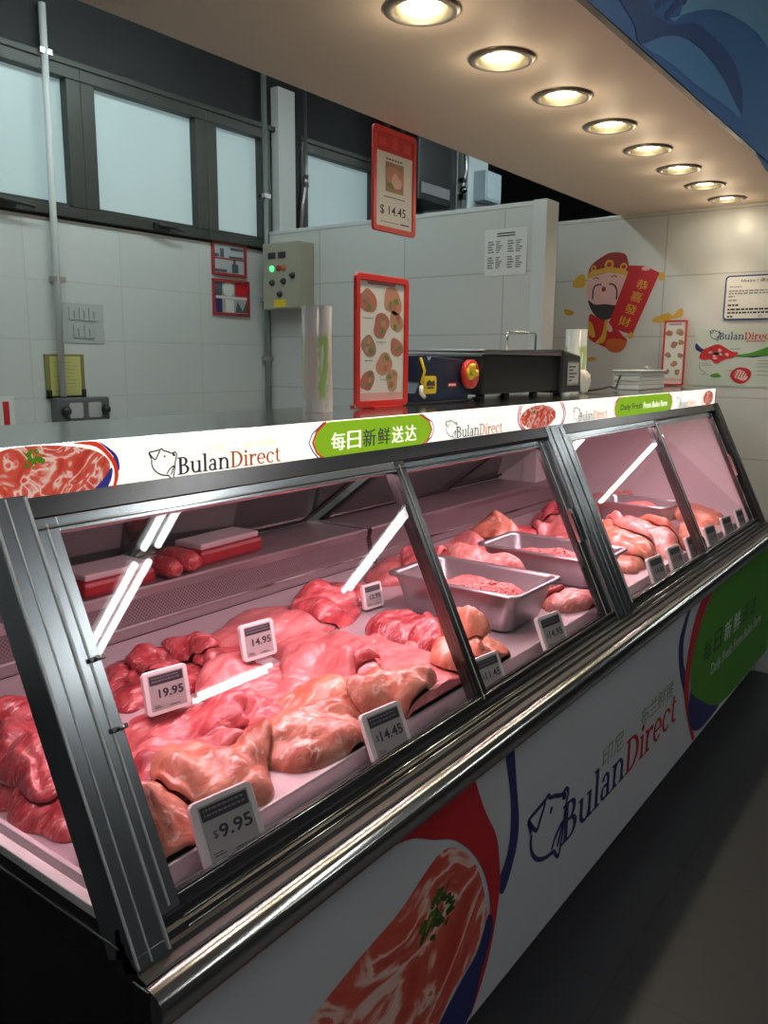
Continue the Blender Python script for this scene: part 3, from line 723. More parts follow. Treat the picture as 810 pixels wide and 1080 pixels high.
# ============================================================ MEAT
# each piece is draped over whatever already lies under it (height field of the tray)
HX0, HY0, HS = .50, .78, .006
HN, HM = int(3.6/HS), int(.96/HS)
Hf = np.full((HN, HM), BED)
def blur(a, k):
    for ax in (0, 1):
        ker = np.exp(-.5*(np.arange(-3*k, 3*k+1)/k)**2); ker /= ker.sum()
        p = np.pad(a, [(3*k, 3*k) if i == ax else (0, 0) for i in (0, 1)], mode='edge')
        a = np.apply_along_axis(lambda v: np.convolve(v, ker, 'valid'), ax, p)
    return a
def samp(h, X, Y):
    i = np.clip((X-HX0)/HS, 0, HN-1.001); j = np.clip((Y-HY0)/HS, 0, HM-1.001)
    a, b_ = i.astype(int), j.astype(int); fi, fj = i-a, j-b_
    return h[a, b_]*(1-fi)*(1-fj)+h[a+1, b_]*fi*(1-fj)+h[a, b_+1]*(1-fi)*fj+h[a+1, b_+1]*fi*fj
NT, NR = 72, 24
def dilate(a, k):
    o = a.copy()
    for i in range(-k, k+1):
        for j in range(-k, k+1):
            if i*i+j*j <= k*k+1: o = np.maximum(o, np.roll(np.roll(a, i, 0), j, 1))
    return o
def meat(x, y, Lx, Wy, T, deg, m, label, seed, p=2.6, amp=.10, fold=.22, name='pork_piece', cat='meat', group='meat pieces on the tray bed', box=None, ridge=3.0):
    global Hf
    r = np.random.RandomState(seed)
    pad = 30
    i0, i1 = max(0, int((x-.4-HX0)/HS)), min(HN, int((x+.4-HX0)/HS)+1)
    reg = Hf[i0:i1]
    ph = r.uniform(0, 6.28, 12); am = r.uniform(.4, 1., 6)*amp
    def rho(th): return 1+am[0]*np.sin(2*th+ph[0])*.7+am[1]*np.sin(3*th+ph[1])+am[2]*np.sin(4*th+ph[2])*.7+am[3]*np.sin(5*th+ph[3])*.6+am[4]*np.sin(7*th+ph[4])*.4
    ca, sa = math.cos(math.radians(deg)), math.sin(math.radians(deg))
    th = np.linspace(0, 2*PI, NT, endpoint=False)
    rr_ = np.sin(np.linspace(0, 1, NR+1)*PI/2)[1:]
    RR, TT = np.meshgrid(rr_, th, indexing='ij')
    def shape(rad, theta):
        """thickness factor with folds and lobes"""
        u = rad*np.cos(theta)*Lx/.2; v = rad*np.sin(theta)*Wy/.2
        e = np.clip(1-rad**p, 0, 1)**.55
        f = 1+fold*(np.sin(ridge*v+1.3*np.sin(2.1*u+ph[6])+ph[7])*.6+.5*np.sin(2.6*u+1.1*v+ph[8])+.35*np.sin(5.2*v-2.2*u+ph[9])+.25*np.sin(7.5*u+4.1*v+ph[10]))
        cr = np.abs(np.sin(.5*(ridge*.8*v+1.6*np.sin(1.4*u+ph[11])+ph[5])))
        f = f-fold*.75*np.exp(-(cr/.11)**2)
        return e*np.clip(f, .25, 2)
    u = RR*rho(TT)*np.cos(TT)*Lx/2; v = RR*rho(TT)*np.sin(TT)*Wy/2
    X = x+u*ca-v*sa; Y = y+u*sa+v*ca
    if box: X = np.clip(X, box[0], box[1]); Y = np.clip(Y, box[2], box[3])
    X = np.clip(X, .572, 4.0); Y = np.clip(Y, .872, 1.708)
    k = 3 if max(Lx, Wy) > .14 else 2
    Hb = np.maximum(blur(dilate(reg, 1), k), reg)
    hx = HX0+i0*HS
    def sm(h, X_, Y_):
        i = np.clip((X_-hx)/HS, 0, h.shape[0]-1.001); j = np.clip((Y_-HY0)/HS, 0, HM-1.001)
        a, b_ = i.astype(int), j.astype(int); fi, fj = i-a, j-b_
        return h[a, b_]*(1-fi)*(1-fj)+h[a+1, b_]*fi*(1-fj)+h[a, b_+1]*(1-fi)*fj+h[a+1, b_+1]*fi*fj
    act = np.maximum(sm(dilate(reg, 1), X, Y), BED+.0005)
    base = np.maximum(sm(Hb, X, Y), BED+.0005)
    base = act+(base-act)*(1-RR**3)
    top = base+T*shape(RR, TT)
    nz_ = np.array([[noise.fractal((X[i, j]*26+seed*3.1, Y[i, j]*26, seed*1.7), .8, 2.2, 3) for j in range(NT)] for i in range(NR)])
    top = top+.0042*nz_*np.clip((1-RR)*5, 0, 1)
    bot = np.maximum(base+.0005, BED+.0005)
    bot = np.minimum(bot+(.30*T)*(RR**6), top)
    cx, cy = x, y
    cb_ = float(np.maximum(sm(Hb, np.array([cx]), np.array([cy]))[0], BED+.0005)); ct = cb_+T*float(shape(np.array([0.]), np.array([0.]))[0])
    ct = float(top[0].mean()); cb_ = float(bot[0].mean())
    oz = float(bot.min())
    Yt = np.maximum(Y, .79+.243*(top-.829)/.509+.036)
    vs = [(0, 0, ct-oz), (0, 0, cb_-oz)]
    top = np.maximum(top, bot+.0004)
    for Z, Q in ((top, Yt), (bot, Yt)):
        for i in range(NR):
            for j in range(NT): vs.append((X[i, j]-cx, Q[i, j]-cy, Z[i, j]-oz))
    fs = []
    T0, B0 = 2, 2+NR*NT
    for j in range(NT):
        j2 = (j+1) % NT
        fs.append((0, T0+j, T0+j2)); fs.append((1, B0+j2, B0+j))
        for i in range(NR-1):
            fs.append((T0+i*NT+j, T0+(i+1)*NT+j, T0+(i+1)*NT+j2, T0+i*NT+j2))
            fs.append((B0+i*NT+j2, B0+(i+1)*NT+j2, B0+(i+1)*NT+j, B0+i*NT+j))
        e = (NR-1)*NT
        fs.append((T0+e+j, B0+e+j, B0+e+j2, T0+e+j2))
    me = bpy.data.meshes.new(name); me.from_pydata(vs, [], fs); me.materials.append(m)
    me.polygons.foreach_set('use_smooth', [True]*len(fs)); me.update()
    o = bpy.data.objects.new(name, me); C.objects.link(o); o.location = (cx, cy, oz)
    # rasterise into the height field
    gx = hx+np.arange(reg.shape[0])*HS; gy = HY0+np.arange(HM)*HS
    GX, GY = np.meshgrid(gx, gy, indexing='ij')
    lu = ((GX-x)*ca+(GY-y)*sa)/(Lx/2); lv = (-(GX-x)*sa+(GY-y)*ca)/(Wy/2)
    tg = np.arctan2(lv, lu); rg = np.hypot(lu, lv)/rho(tg)
    ins = rg < 1
    if box: ins &= (GX > box[0]-.004) & (GX < box[1]+.004) & (GY > box[2]-.004)
    ra = np.minimum(rg, 1)
    tz = np.maximum(reg+(Hb-reg)*(1-ra**3), BED)+T*shape(ra, tg)+.0045
    Hf[i0:i1] = np.where(ins, np.maximum(reg, tz), reg)
    return tag(o, label, cat, group)

# ---- deep steel pans first: they are obstacles for the meat
def pan(x0, x1, y0, y1, zr, label, rim=.016, zb=BED+.003):
    t = empty('steel_pan', ((x0+x1)/2, (y0+y1)/2, zb), 0, label, 'pan', 'steel gastronorm pans')
    cx, cy = (x0+x1)/2, (y0+y1)/2; h = zr-zb
    w, l = x1-x0, y1-y0
    def ring(ww, ll, r, z): return [(x, y, z) for x, y in rrect(0, 0, ww, ll, r, 6)]
    rings = [ring(w, l, .03, h-.006), ring(w, l, .03, h), ring(w-2*rim, l-2*rim, .026, h), ring(w-2*rim-.006, l-2*rim-.006, .026, h-.008), ring(w-2*rim-.05, l-2*rim-.06, .03, .012), ring(w-2*rim-.075, l-2*rim-.085, .03, .002)]
    outer = [ring(w-2*rim-.071, l-2*rim-.081, .03, 0), ring(w-2*rim-.045, l-2*rim-.055, .03, .010), ring(w-2*rim, l-2*rim, .028, h-.010), ring(w-2*rim+.003, l-2*rim+.003, .028, h-.004)]
    m = MB(); n = len(rings[0])
    vs = [p for r_ in rings for p in r_]; fs = []
    for k in range(len(rings)-1):
        for i in range(n): fs.append((k*n+i, k*n+(i+1) % n, (k+1)*n+(i+1) % n, (k+1)*n+i))
    fs.append(tuple((len(rings)-1)*n+i for i in range(n)))
    m.add(vs, fs, steel_in, True)
    vs = [p for r_ in outer for p in r_]; fs = [tuple(range(n))[::-1]]
    for k in range(len(outer)-1):
        for i in range(n): fs.append((k*n+i, k*n+(i+1) % n, (k+1)*n+(i+1) % n, (k+1)*n+i))
    m.add(vs, fs, steel_in, True)
    m.build('pan_body', t)
    i0, i1 = int((x0+.02-HX0)/HS), int((x1-.02-HX0)/HS)+1; j0, j1 = int((y0+.04-HY0)/HS), int((y1-.03-HY0)/HS)+1
    return t
P1 = (1.80, 2.08, .905, 1.325); P2 = (2.34, 2.61, .905, 1.345); P3 = (3.36, 3.60, 1.02, 1.36)
pan(*P1, .957, 'deep steel pan of minced pork in the nearer case, nearest of the three pans')
pan(*P2, .942, 'deep steel pan of minced pork at the joint between the two cases')
pan(*P3, .955, 'shallow-looking steel pan among belly slabs in the farther case')

def mince(P, zt, label, seed):
    """a heap of ground strands: nobody could count them"""
    x0, x1, y0, y1 = P[0]+.045, P[1]-.045, P[2]+.06, P[3]-.06
    r = random.Random(seed); mb = MB(); cx, cy = (x0+x1)/2, (y0+y1)/2
    def hz(x, y):
        u, v = (x-cx)/((x1-x0)/2), (y-cy)/((y1-y0)/2)
        return zt-.034*(u*u*.5+v*v)+.016*noise.noise((x*14, y*14, seed))
    n, k = 26, 34; vs = []
    for i in range(n+1):
        for j in range(k+1):
            x, y = x0+(x1-x0)*i/n, y0+(y1-y0)*j/k; vs.append((x-cx, y-cy, hz(x, y)-.004+.006*noise.noise((x*90, y*90, seed))-BED))
    mb.add(vs, [(i*(k+1)+j, (i+1)*(k+1)+j, (i+1)*(k+1)+j+1, i*(k+1)+j+1) for i in range(n) for j in range(k)], M_mince, True)
    for q in range(950):
        x, y = r.uniform(x0+.008, x1-.008), r.uniform(y0+.008, y1-.008); a = r.uniform(0, 6.28); ln = r.uniform(.006, .014); c_ = r.uniform(-.9, .9)
        pts = []
        for s_ in (-1, -.33, .33, 1):
            aa = a+c_*s_; px, py = x+ln*s_*math.cos(aa), y+ln*s_*math.sin(aa)
            px = min(max(px, x0), x1); py = min(max(py, y0), y1)
            pts.append((px-cx, py-cy, hz(px, py)+.002+.003*math.cos(s_*1.4)-BED))
        mb.tube(pts, .0026, M_mince, 5)
    o = mb.build('minced_pork'); o.location = (cx, cy, BED)
    return tag(o, label, 'minced meat', 'minced pork in steel pans', 'stuff')
mince(P1, .930, 'heap of pink minced pork filling the nearest steel pan', 1)
mince(P2, .918, 'minced pork lying in the steel pan at the joint between the cases', 2)
mince(P3, .938, 'minced pork in the steel pan of the farther case', 3)

seed = [100]
def P(x, y, L, W, T, a, m, label, **k):
    seed[0] += 1
    return meat(x, y, L, W, T*.9, a, m, label, k.pop('seed', seed[0]), **k)
# dark red chunks along the back of the near heap
redheap = 'dark red pork chunk in the back heap behind the 19.95 tag'
for (x, y, L, W, T, a) in ((1.06, 1.50, .17, .12, .035, 20), (1.20, 1.50, .18, .12, .038, -10), (1.0, 1.39, .15, .11, .034, 40), (1.12, 1.38, .17, .12, .034, 15), (1.245, 1.39, .16, .12, .038, -20), (1.09, 1.45, .15, .10, .026, 70), (1.18, 1.31, .15, .11, .034, 30), (1.20, 1.44, .14, .10, .026, 100)):
    P(x, y, L, W, T, a, M_dark, redheap, group='dark red chunks behind the 19.95 tag', fold=.24, amp=.14)
lh = 'red pork piece seen through the left end glass'
for (x, y, L, W, T, a) in ((.70, 1.52, .22, .14, .04, 20), (.85, 1.46, .20, .13, .04, -15), (.67, 1.38, .19, .14, .045, 50), (.78, 1.35, .20, .13, .04, 10), (.66, 1.24, .16, .14, .045, 80), (.65, 1.10, .17, .14, .045, 100)):
    P(x, y, L, W, T, a, M_lean if y > 1.3 else M_dark, lh, group='pork pieces behind the left end glass', fold=.26, amp=.12)
P(.645, .955, .14, .13, .055, 30, M_skin, 'knobbly orange-tinged pork hock in the lower corner of the left end glass', fold=.3)
P(.73, 1.24, .22, .14, .04, 30, M_pink, 'pale pink pork piece on top of the heap behind the left end glass', fold=.22)
P(.66, 1.16, .15, .11, .035, 120, M_lean, 'crinkled red pork piece low behind the left end glass', fold=.3)
# big slabs
P(1.50, 1.47, .42, .24, .042, -12, M_pink, 'broad pink pork slab lying against the back of the tray', p=4.5, fold=.10)
P(1.80, 1.52, .32, .20, .042, 10, M_lean, 'pink pork slab against the back beyond the nearest steel pan', p=4, fold=.14)
P(1.67, 1.43, .26, .18, .038, 20, M_lean, 'red pork slab between the two back slabs and the small tag', p=4, fold=.18)
P(1.69, 1.20, .22, .17, .055, 30, M_dark, 'dark red pork chunk beside the small tag in front of the nearest pan', fold=.28, amp=.15)
P(1.69, 1.06, .19, .15, .05, -20, M_dark, 'dark red pork chunk tucked below the small tag', fold=.28, amp=.15)
P(1.43, 1.02, .52, .27, .042, 66, M_pink, 'very long smooth pale pork loin running front to back under the middle stile', p=4, fold=.05, amp=.05)
P(1.42, 1.25, .48, .18, .034, 68, M_pink, 'long pink pork slab with a curled end over the smooth loin', p=5, fold=.09, amp=.08)
P(1.335, 1.06, .14, .05, .026, -15, M_lean, 'curled lip of meat at the end of the long pink slab', p=3, fold=.1)
P(1.21, 1.23, .30, .17, .034, -20, M_pink, 'pale pork slab lying behind the 14.95 tag', p=4, fold=.12)
P(1.25, 1.10, .30, .15, .034, 60, M_pink, 'pale pork slab lying to the left of the smooth loin', p=4, fold=.13)
P(1.08, 1.15, .26, .15, .036, -25, M_pink, 'smooth pink pork slab in the middle of the near heap', p=3.5, fold=.12)
P(1.18, 1.0, .24, .15, .048, -22, M_skin, 'rounded purple-pink pork muscle behind the $14.45 tag', fold=.12, amp=.06)
P(1.01, 1.06, .20, .18, .042, 60, M_lean, 'large red fan-grained pork muscle in the middle of the near heap', fold=.18)
P(.88, 1.22, .24, .11, .034, -30, M_lean, 'narrow red pork strip just in front of the 19.95 tag', fold=.18)
P(.92, 1.14, .26, .11, .034, -35, M_lean, 'long red pork strip in front of the 14.95 tag', fold=.2)
P(.84, 1.09, .24, .10, .034, -30, M_pink, 'glossy pink pork strip above the orange shank', fold=.16)
P(1.06, .94, .23, .14, .056, -12, M_skin, 'large smooth orange-pink pork shank at the front centre of the near pane', fold=.08, amp=.05)
P(.955, .985, .11, .05, .028, 40, M_skin, 'small orange knuckle end between two big front shanks', fold=.25)
P(1.29, .925, .22, .11, .048, -14, M_skin, 'tan pork shank directly behind the $14.45 tag', fold=.1, amp=.06)
P(.77, 1.03, .13, .11, .045, 40, M_dark, 'round dark red pork end beside the left steel stile', fold=.2)
P(.685, .945, .17, .15, .048, -20, M_skin, 'pale orange pork piece behind the left of the $9.95 tag', fold=.24)
P(.845, .97, .20, .17, .060, -25, M_skin, 'big wrinkled brown-orange pork hock behind the $9.95 tag', fold=.22, amp=.07)
# second pane
P(1.53, .92, .15, .12, .055, 30, M_skin, 'orange pork hock behind the first tag right of the middle stile', fold=.28)
P(1.66, .925, .20, .13, .060, 15, M_skin, 'large knobbly orange pork hock in front of the nearest pan', fold=.32, amp=.12)
P(1.70, 1.0, .15, .12, .05, 50, M_skin, 'pink pork hock pressed against the side of the nearest pan', fold=.3, box=(1.5, 1.82, .82, 1.2))
bx = (2.065, 2.36, .83, 1.7)
P(2.20, .925, .22, .10, .045, -25, M_belly, 'fatty layered pork slice lying between the two front pans', p=5, box=bx, fold=.12)
P(2.20, 1.07, .20, .20, .05, 50, M_lean, 'crumbly red pork heap between the nearest pan and the next', box=bx, fold=.3)
for (x, y, L, W, T, a, mm, lb) in ((2.20, 1.24, .32, .22, .065, 80, M_lean, 'thick lower pork slab stacked between the first two pans'), (2.20, 1.34, .28, .19, .05, 60, M_pink, 'lobed pale pork slice on the stack between the first two pans'), (2.19, 1.23, .24, .15, .04, 110, M_belly, 'topmost curled pork slice on the stack between the first two pans'), (2.16, 1.52, .30, .20, .06, 5, M_pink, 'pork slab at the back of the tray behind the stack between the pans'), (2.19, 1.46, .22, .15, .045, 40, M_lean, 'red pork slice resting on the slab at the back between the pans')):
    P(x, y, L, W, T, a, mm, lb, box=(2.07, 2.35, .83, 1.7) if y < 1.36 else (1.95, 2.5, 1.36, 1.7), fold=.2, amp=.13)
for (x, y, L, W, T, a, mm, lb) in ((2.68, 1.52, .36, .2, .07, 20, M_lean, 'thick pork joint at the back behind the second pan'), (2.48, 1.50, .28, .19, .06, -15, M_pink, 'pink pork joint at the back edge behind the second pan'), (2.86, 1.46, .32, .22, .07, 10, M_lean, 'pork joint at the back of the farther case'), (2.72, 1.47, .22, .16, .05, 60, M_skin, 'orange-pink pork piece on top of the back joints behind the second pan')):
    P(x, y, L, W, T, a, mm, lb, fold=.2, amp=.12, box=(2.2, 4, 1.375, 1.7))
# farther case: layered belly slabs
ub = (2.625, 4.0, .83, 1.7)
for (x, y, L, W, T, a, mm, lb) in (
 (2.74, 1.00, .20, .17, .05, 70, M_skin, 'brownish pork slab against the right side of the second pan'),
 (2.74, 1.18, .26, .19, .06, 80, M_belly, 'thick belly slab lying right of the second pan'),
 (2.98, 1.18, .62, .24, .055, 62, M_pink, 'long layered pork belly slab, leftmost in the farther case'),
 (3.17, 1.16, .60, .24, .055, 66, M_belly, 'long layered pork belly slab, second from left in the farther case'),
 (2.90, 1.05, .36, .22, .05, 40, M_skin, 'folded orange belly slab behind the tags of the farther case'),
 (3.08, 1.03, .40, .22, .05, 50, M_belly, 'folded pale belly slab on the long slabs of the farther case'),
 (3.0, 1.32, .5, .22, .045, 30, M_pink, 'pink belly slab laid across the long slabs of the farther case'),
 (3.26, 1.45, .36, .22, .07, 10, M_lean, 'pork joint at the back left of the third pan'),
 (3.24, .99, .26, .18, .05, 60, M_skin, 'tan belly piece in front of the third pan'),
 (3.48, .93, .32, .14, .055, 15, M_skin, 'orange pork piece lying before the third pan near the far tags'),
 (3.50, 1.53, .36, .2, .08, 0, M_lean, 'pork joint behind the third pan'),
 (3.76, 1.27, .32, .24, .065, 80, M_skin, 'orange pork slab right of the third pan'),
 (3.85, 1.04, .28, .22, .06, 70, M_skin, 'orange pork slab nearest the pale end panel'),
 (3.82, 1.48, .32, .26, .07, 60, M_belly, 'belly slab in the far back corner of the farther case')):
    bxx = ub
    if x > 3.3 and x < 3.6: bxx = (3.3, 3.7, .83, 1.0) if y < 1 else (3.2, 3.9, 1.385, 1.7)
    elif 3.1 < x < 3.3: bxx = (2.625, 3.34, .83, 1.7)
    elif x > 3.6: bxx = (3.62, 3.98, .83, 1.7)
    P(x, y, L, W, T, a, mm, lb, fold=.16, amp=.12, box=bxx, p=4)

# ============================================================ PRICE TAGS
def price_tag(x, y, z, rz, lean, w, price, label, dollar=True, h=None, foot=True):
    t = empty('price_tag', (x, y, z), math.radians(rz), label, 'price tag', 'electronic price tags')
    h = h or w*.90; a = math.radians(lean)
    M = Matrix.Translation((0, 0, .004)) @ Matrix.Rotation(-a, 4, 'X')
    MB().rbox(0, h/2, w, h, w*.09, -.011, 0, white_pl, 5).xf(M).build('tag_housing', t, .0015)
    O = M @ Vector((0, -.0112, 0)); V = M.to_3x3() @ Vector((0, 0, 1))
    d = Decal(O, (1, 0, 0), V, .00025, .0002)
    sw = w*.80; s0, s1 = h*.10, h*.92
    d.poly([(-sw/2, s0), (sw/2, s0), (sw/2, s1), (-sw/2, s1)], eink, 0)
    d.build('screen', t)
    d = Decal(O, (1, 0, 0), V, .00025, .0006)
    d.rect(-sw*.47, s1-h*.235, sw*.47, s1-h*.03, ink, 0)
    rr_ = random.Random(int(x*1000))
    for k in range(2):
        q = -sw*.42
        while q < sw*.36:
            l_ = rr_.uniform(.03, .09)*sw; d.rect(q, s1-h*(.10+.075*k), q+l_, s1-h*(.07+.075*k), grey_ink, 1); q += l_+sw*.02
    d.text(price, sw*.44, s0+h*.27, h*.20, ink, 1, sw*(.66 if len(price) < 5 else .70), align='r', bold=.02)
    if dollar: d.text('$', -sw*(.34 if len(price) < 5 else .40), s0+h*.29, h*.13, ink, 1)
    d.rect(-sw*.43, s0+h*.06, -sw*.20, s0+h*.075, ink, 1); d.rect(-sw*.43, s0+h*.10, -sw*.25, s0+h*.112, ink, 1); d.rect(sw*.0, s0+h*.05, sw*.3, s0+h*.066, ink, 1)
    d.build('price_text', t)
    if foot:
        m = MB(); m.box((-w*.42, -.012, 0), (w*.42, .010, .002), clear_pl); m.hexa([tuple(M @ Vector(p)) for p in ((-w*.4, .0005, 0), (w*.4, .0005, 0), (w*.4, .0025, 0), (-w*.4, .0025, 0), (-w*.4, .0005, h*.6), (w*.4, .0005, h*.6), (w*.4, .0025, h*.6), (-w*.4, .0025, h*.6))], clear_pl)
        m.build('clip_foot', t)
    return t
def top_at(x, y, r=.02):
    return float(samp(Hf, np.array([x, x-r, x+r]), np.array([y, y, y])).max())
E1 = 'white-framed electronic price tag '
zf = .8008
price_tag(.765, .8385, zf, -8, 27, .112, '9.95', E1+'reading $9.95 at the near corner of the front glass')
price_tag(1.168, .8385, zf, -8, 26, .106, '14.45', E1+'reading $14.45 at the front right of the near pane')
price_tag(.905, 1.165, top_at(.905, 1.165)+.001, -10, 12, .090, '19.95', E1+'reading 19.95 standing on the meat beside the left post', False)
price_tag(1.235, 1.26, top_at(1.235, 1.26)+.001, -8, 12, .092, '14.95', E1+'reading 14.95 standing on the meat mid-heap', False)
price_tag(1.81, 1.375, top_at(1.81, 1.375)+.001, -6, 12, .080, '12.95', 'small pinkish electronic price tag standing behind the middle stile', False)
price_tag(1.56, .8385, zf, -8, 24, .095, '11.45', E1+'just right of the middle stile against the front glass')
price_tag(1.90, .8385, zf, -8, 24, .108, '14.95', E1+'in front of the nearest steel pan')
tl = ['first of the tags in the farther case, beside the centre post', 'second tag of the farther case, counted from the centre post', 'third tag of the farther case, counted from the centre post', 'fourth tag of the farther case, beside its middle stile', 'fifth tag of the farther case, just beyond its middle stile', 'sixth tag of the farther case, second from the far end', 'seventh tag of the farther case, beside the far end post']
for i, (x, w, pr) in enumerate(((2.385, .065, '9.95'), (2.715, .115, '14.45'), (2.92, .11, '13.95'), (3.14, .11, '16.95'), (3.385, .11, '12.95'), (3.64, .11, '11.95'), (3.86, .09, '10.95'))):
    price_tag(x*1.005, .8385, zf, -6, 22, w, pr, 'small white price tag, '+tl[i], h=.094)

# ============================================================ ON THE REAR LEDGE
pack_red = mat('dark_red_film', (.34, .02, .03), .35)
pack_lid = mat('translucent_lid', (.55, .50, .50), .4)
def pack(x, y, w, dpt, h, rz, label):
    t = empty('meat_pack', (x, y, .9505), math.radians(rz), label, 'meat pack', 'packs on the rear ledge')
    MB().box((-w/2, -dpt/2, 0), (w/2, dpt/2, h*.72), pack_red).build('pack_body', t, .012)
    MB().box((-w/2+.01, -dpt/2+.01, h*.72), (w/2-.01, dpt/2-.01, h), pack_lid).build('pack_lid', t, .004)
pack(1.66, 1.86, .27, .13, .065, 4, 'long red packet with white lid on the rear ledge under the hanging bracket')
pack(1.24, 1.83, .22, .14, .06, 0, 'red packet with white lid on the rear ledge by the left fluorescent reflection')
for i, (x, y, r) in enumerate(((1.40, 1.805, .028), (1.468, 1.815, .032))):
    m = MB(); m.lathe([(.004, -.075), (r*.7, -.07), (r, -.045), (r*1.02, .03), (r*.8, .06), (r*.3, .072), (r*.42, .085), (.0, .088)], M_dark, (0, 1, .0), (0, 0, r*1.03), 20)
    o = m.build('sausage'); o.location = (x+i*.005, y, .9505); tag(o, ('front' if i == 0 else 'rear')+' dark round sausage end lying left of the long red packet on the ledge', 'sausage', 'sausages on the rear ledge')

# ============================================================ ON THE CANOPY
CT = 1.4305
def framed_menu(x, y, z, w, h, rz, label, pics, hang=False, seed=5, lean=0.):
    t = empty('framed_menu', (x, y, z), math.radians(rz), label, 'menu board')
    fw = w*.075; M = Matrix.Rotation(-math.radians(lean), 4, 'X')
    m = MB(); out = rrect(0, h/2, w, h, w*.06, 5); inn = rrect(0, h/2, w-2*fw, h-2*fw, w*.02, 5); n = len(out)
    vs = [(a, -.010, b_) for a, b_ in out]+[(a, -.010, b_) for a, b_ in inn]+[(a, 0, b_) for a, b_ in out]+[(a, 0, b_) for a, b_ in inn]
    fs = []
    for i in range(n):
        j = (i+1) % n
        fs += [(i, j, n+j, n+i), (2*n+j, 2*n+i, 3*n+i, 3*n+j), (j, i, 2*n+i, 2*n+j), (n+i, n+j, 3*n+j, 3*n+i)]
    m.add(vs, fs, red_pl).xf(M).build('frame', t, .002)
    MB().box((-w/2+fw*.6, -.005, fw*.6), (w/2-fw*.6, -.001, h-fw*.6), paper).xf(M).build('sheet', t)
    d = Decal(M @ Vector((0, -.005, 0)), (1, 0, 0), M.to_3x3() @ Vector((0, 0, 1)), .0002, .0003)
    pics(d, w, h, fw); d.build('sheet_print', t)
    return t
dish = [mat('dish_print_%d' % i, c, .5) for i, c in enumerate([(.45, .17, .11), (.52, .24, .16), (.40, .14, .11), (.46, .28, .16), (.34, .21, .14)])]
veg = mat('herb_print', (.16, .22, .07), .5)
def dishes(rows):
    def f(d, w, h, fw):
        d.rect(-w*.28, h*.925, w*.25, h*.945, dish[2], 1)
        r = random.Random(3)
        for i, (u, v, s_) in enumerate(rows):
            cx, cy = u*w, v*h
            d.poly(blob(cx, cy, s_*w, s_*w*.92, 60+i, 22, .12), dish[i % 5], 1)
            for k in range(4): d.poly(blob(cx+r.uniform(-.5, .5)*s_*w, cy+r.uniform(-.5, .5)*s_*w, s_*w*.3, s_*w*.26, 90+i*5+k, 12, .1), [veg, dish[(i+k+1) % 5]][k % 2], 2+k*.3)
            if i % 2 == 0: d.rect(cx-s_*w*.6, cy-s_*w*1.25, cx+s_*w*.6, cy-s_*w*1.2, grey_ink, 1)
        d.rect(-w*.4, h*.06, w*.4, h*.11, skin_p, 1)
    return f
R9 = [(-.27, .80, .15), (.20, .815, .17), (-.02, .625, .15), (.27, .66, .13), (-.25, .465, .13), (.28, .46, .12), (.04, .33, .145), (-.27, .205, .125), (.2, .205, .13)]
framed_menu(1.672, 1.25, CT+.002, .220, .322, 0, 'tall red-framed menu of nine pork dish photographs standing on the case top', dishes(R9))
mm_ = framed_menu(4.262, 1.32, CT+.004, .115, .325, 90, 'narrow red-framed menu standing on the case top against the right wall', dishes(R9))
mm_.rotation_euler = (0, 0, math.radians(-90))
m = MB(); m.box((-.06, -.03, 0), (.06, .05, .004), red_pl); o = m.build('stand_foot'); o.parent = [q for q in C.objects if q.name == 'framed_menu'][0]; o.location = (0, 0, -.002)

# bag sealer: navy body, yellow knob, red tape reel
t = empty('tape_bag_sealer', (1.97, 1.27, CT), 0, 'navy metal tape bag sealer with yellow knob and red reel', 'bag sealer')
def plate(y0, y1):
    pr = [(-.14, 0), (.14, 0), (.14, .022), (.132, .03), (.14, .085), (.105, .122), (-.06, .130), (-.075, .118), (-.09, .134), (-.13, .132), (-.13, .10), (-.122, .06), (-.14, .03)]
    n = len(pr); return [(x, y0, z) for x, z in pr]+[(x, y1, z) for x, z in pr], pr
vs, pr = plate(-.02, .04); n = len(pr)
tr = [tuple(q) for q in tessellate_polygon([[Vector((x, z, 0)) for x, z in pr]])]
def cc(q):
    a, b_, c_ = (pr[i] for i in q); return (b_[0]-a[0])*(c_[1]-a[1])-(b_[1]-a[1])*(c_[0]-a[0]) > 0
tr = [q if cc(q) else q[::-1] for q in tr]
m = MB().add(vs, tr+[tuple(n+i for i in q[::-1]) for q in tr]+[((i+1) % n, i, n+i, n+(i+1) % n) for i in range(n)], navy_steel)
m.build('body', t, .003)
MB().box((-.16, -.03, 0), (.15, .06, .006), black_gl).build('base_plate', t, .002)
MB().rbox(-.075, .052, .062, .048, .008, -.026, -.02, yellow_pl).build('yellow_guard', t, .001)
d = Decal((-.075, -.026, .04), (1, 0, 0), (0, 0, 1)); d.poly([(-.022, .01), (.022, .01), (.018, .026), (.006, .02), (-.006, .026), (-.018, .022)], ink, 1); d.rect(-.016, .002, .016, .006, ink, 1)
d.rect(.09, .005, .135, .016, red_pl, 1); d.rect(.094, .008, .131, .013, white_pl, 2); d.build('label_print', t)
m = MB(); m.lathe([(.036, 0), (.042, .002), (.042, .016), (.036, .018)], red_pl, (0, 1, 0), (.125, -.042, .080), 28); m.build('tape_reel', t)
m = MB(); m.lathe([(.020, 0), (.018, .008), (.011, .012), (.010, .026), (.0, .028)], yellow_pl, (0, -1, .1), (.105, -.043, .082), 20); m.lathe([(.009, 0), (.010, .03), (0, .033)], yellow_pl, (-.55, -.2, .8), (.100, -.058, .082), 12); m.build('yellow_knob', t)
m = MB(); m.tube([(-.12, -.022, .125), (-.105, -.026, .09), (-.12, -.026, .06), (-.1, -.026, .045)], .004, yellow_pl); m.tube([(-.118, -.024, .05), (-.126, -.03, .03), (-.110, -.03, .02)], .006, white_pl); m.build('spring_arm', t)

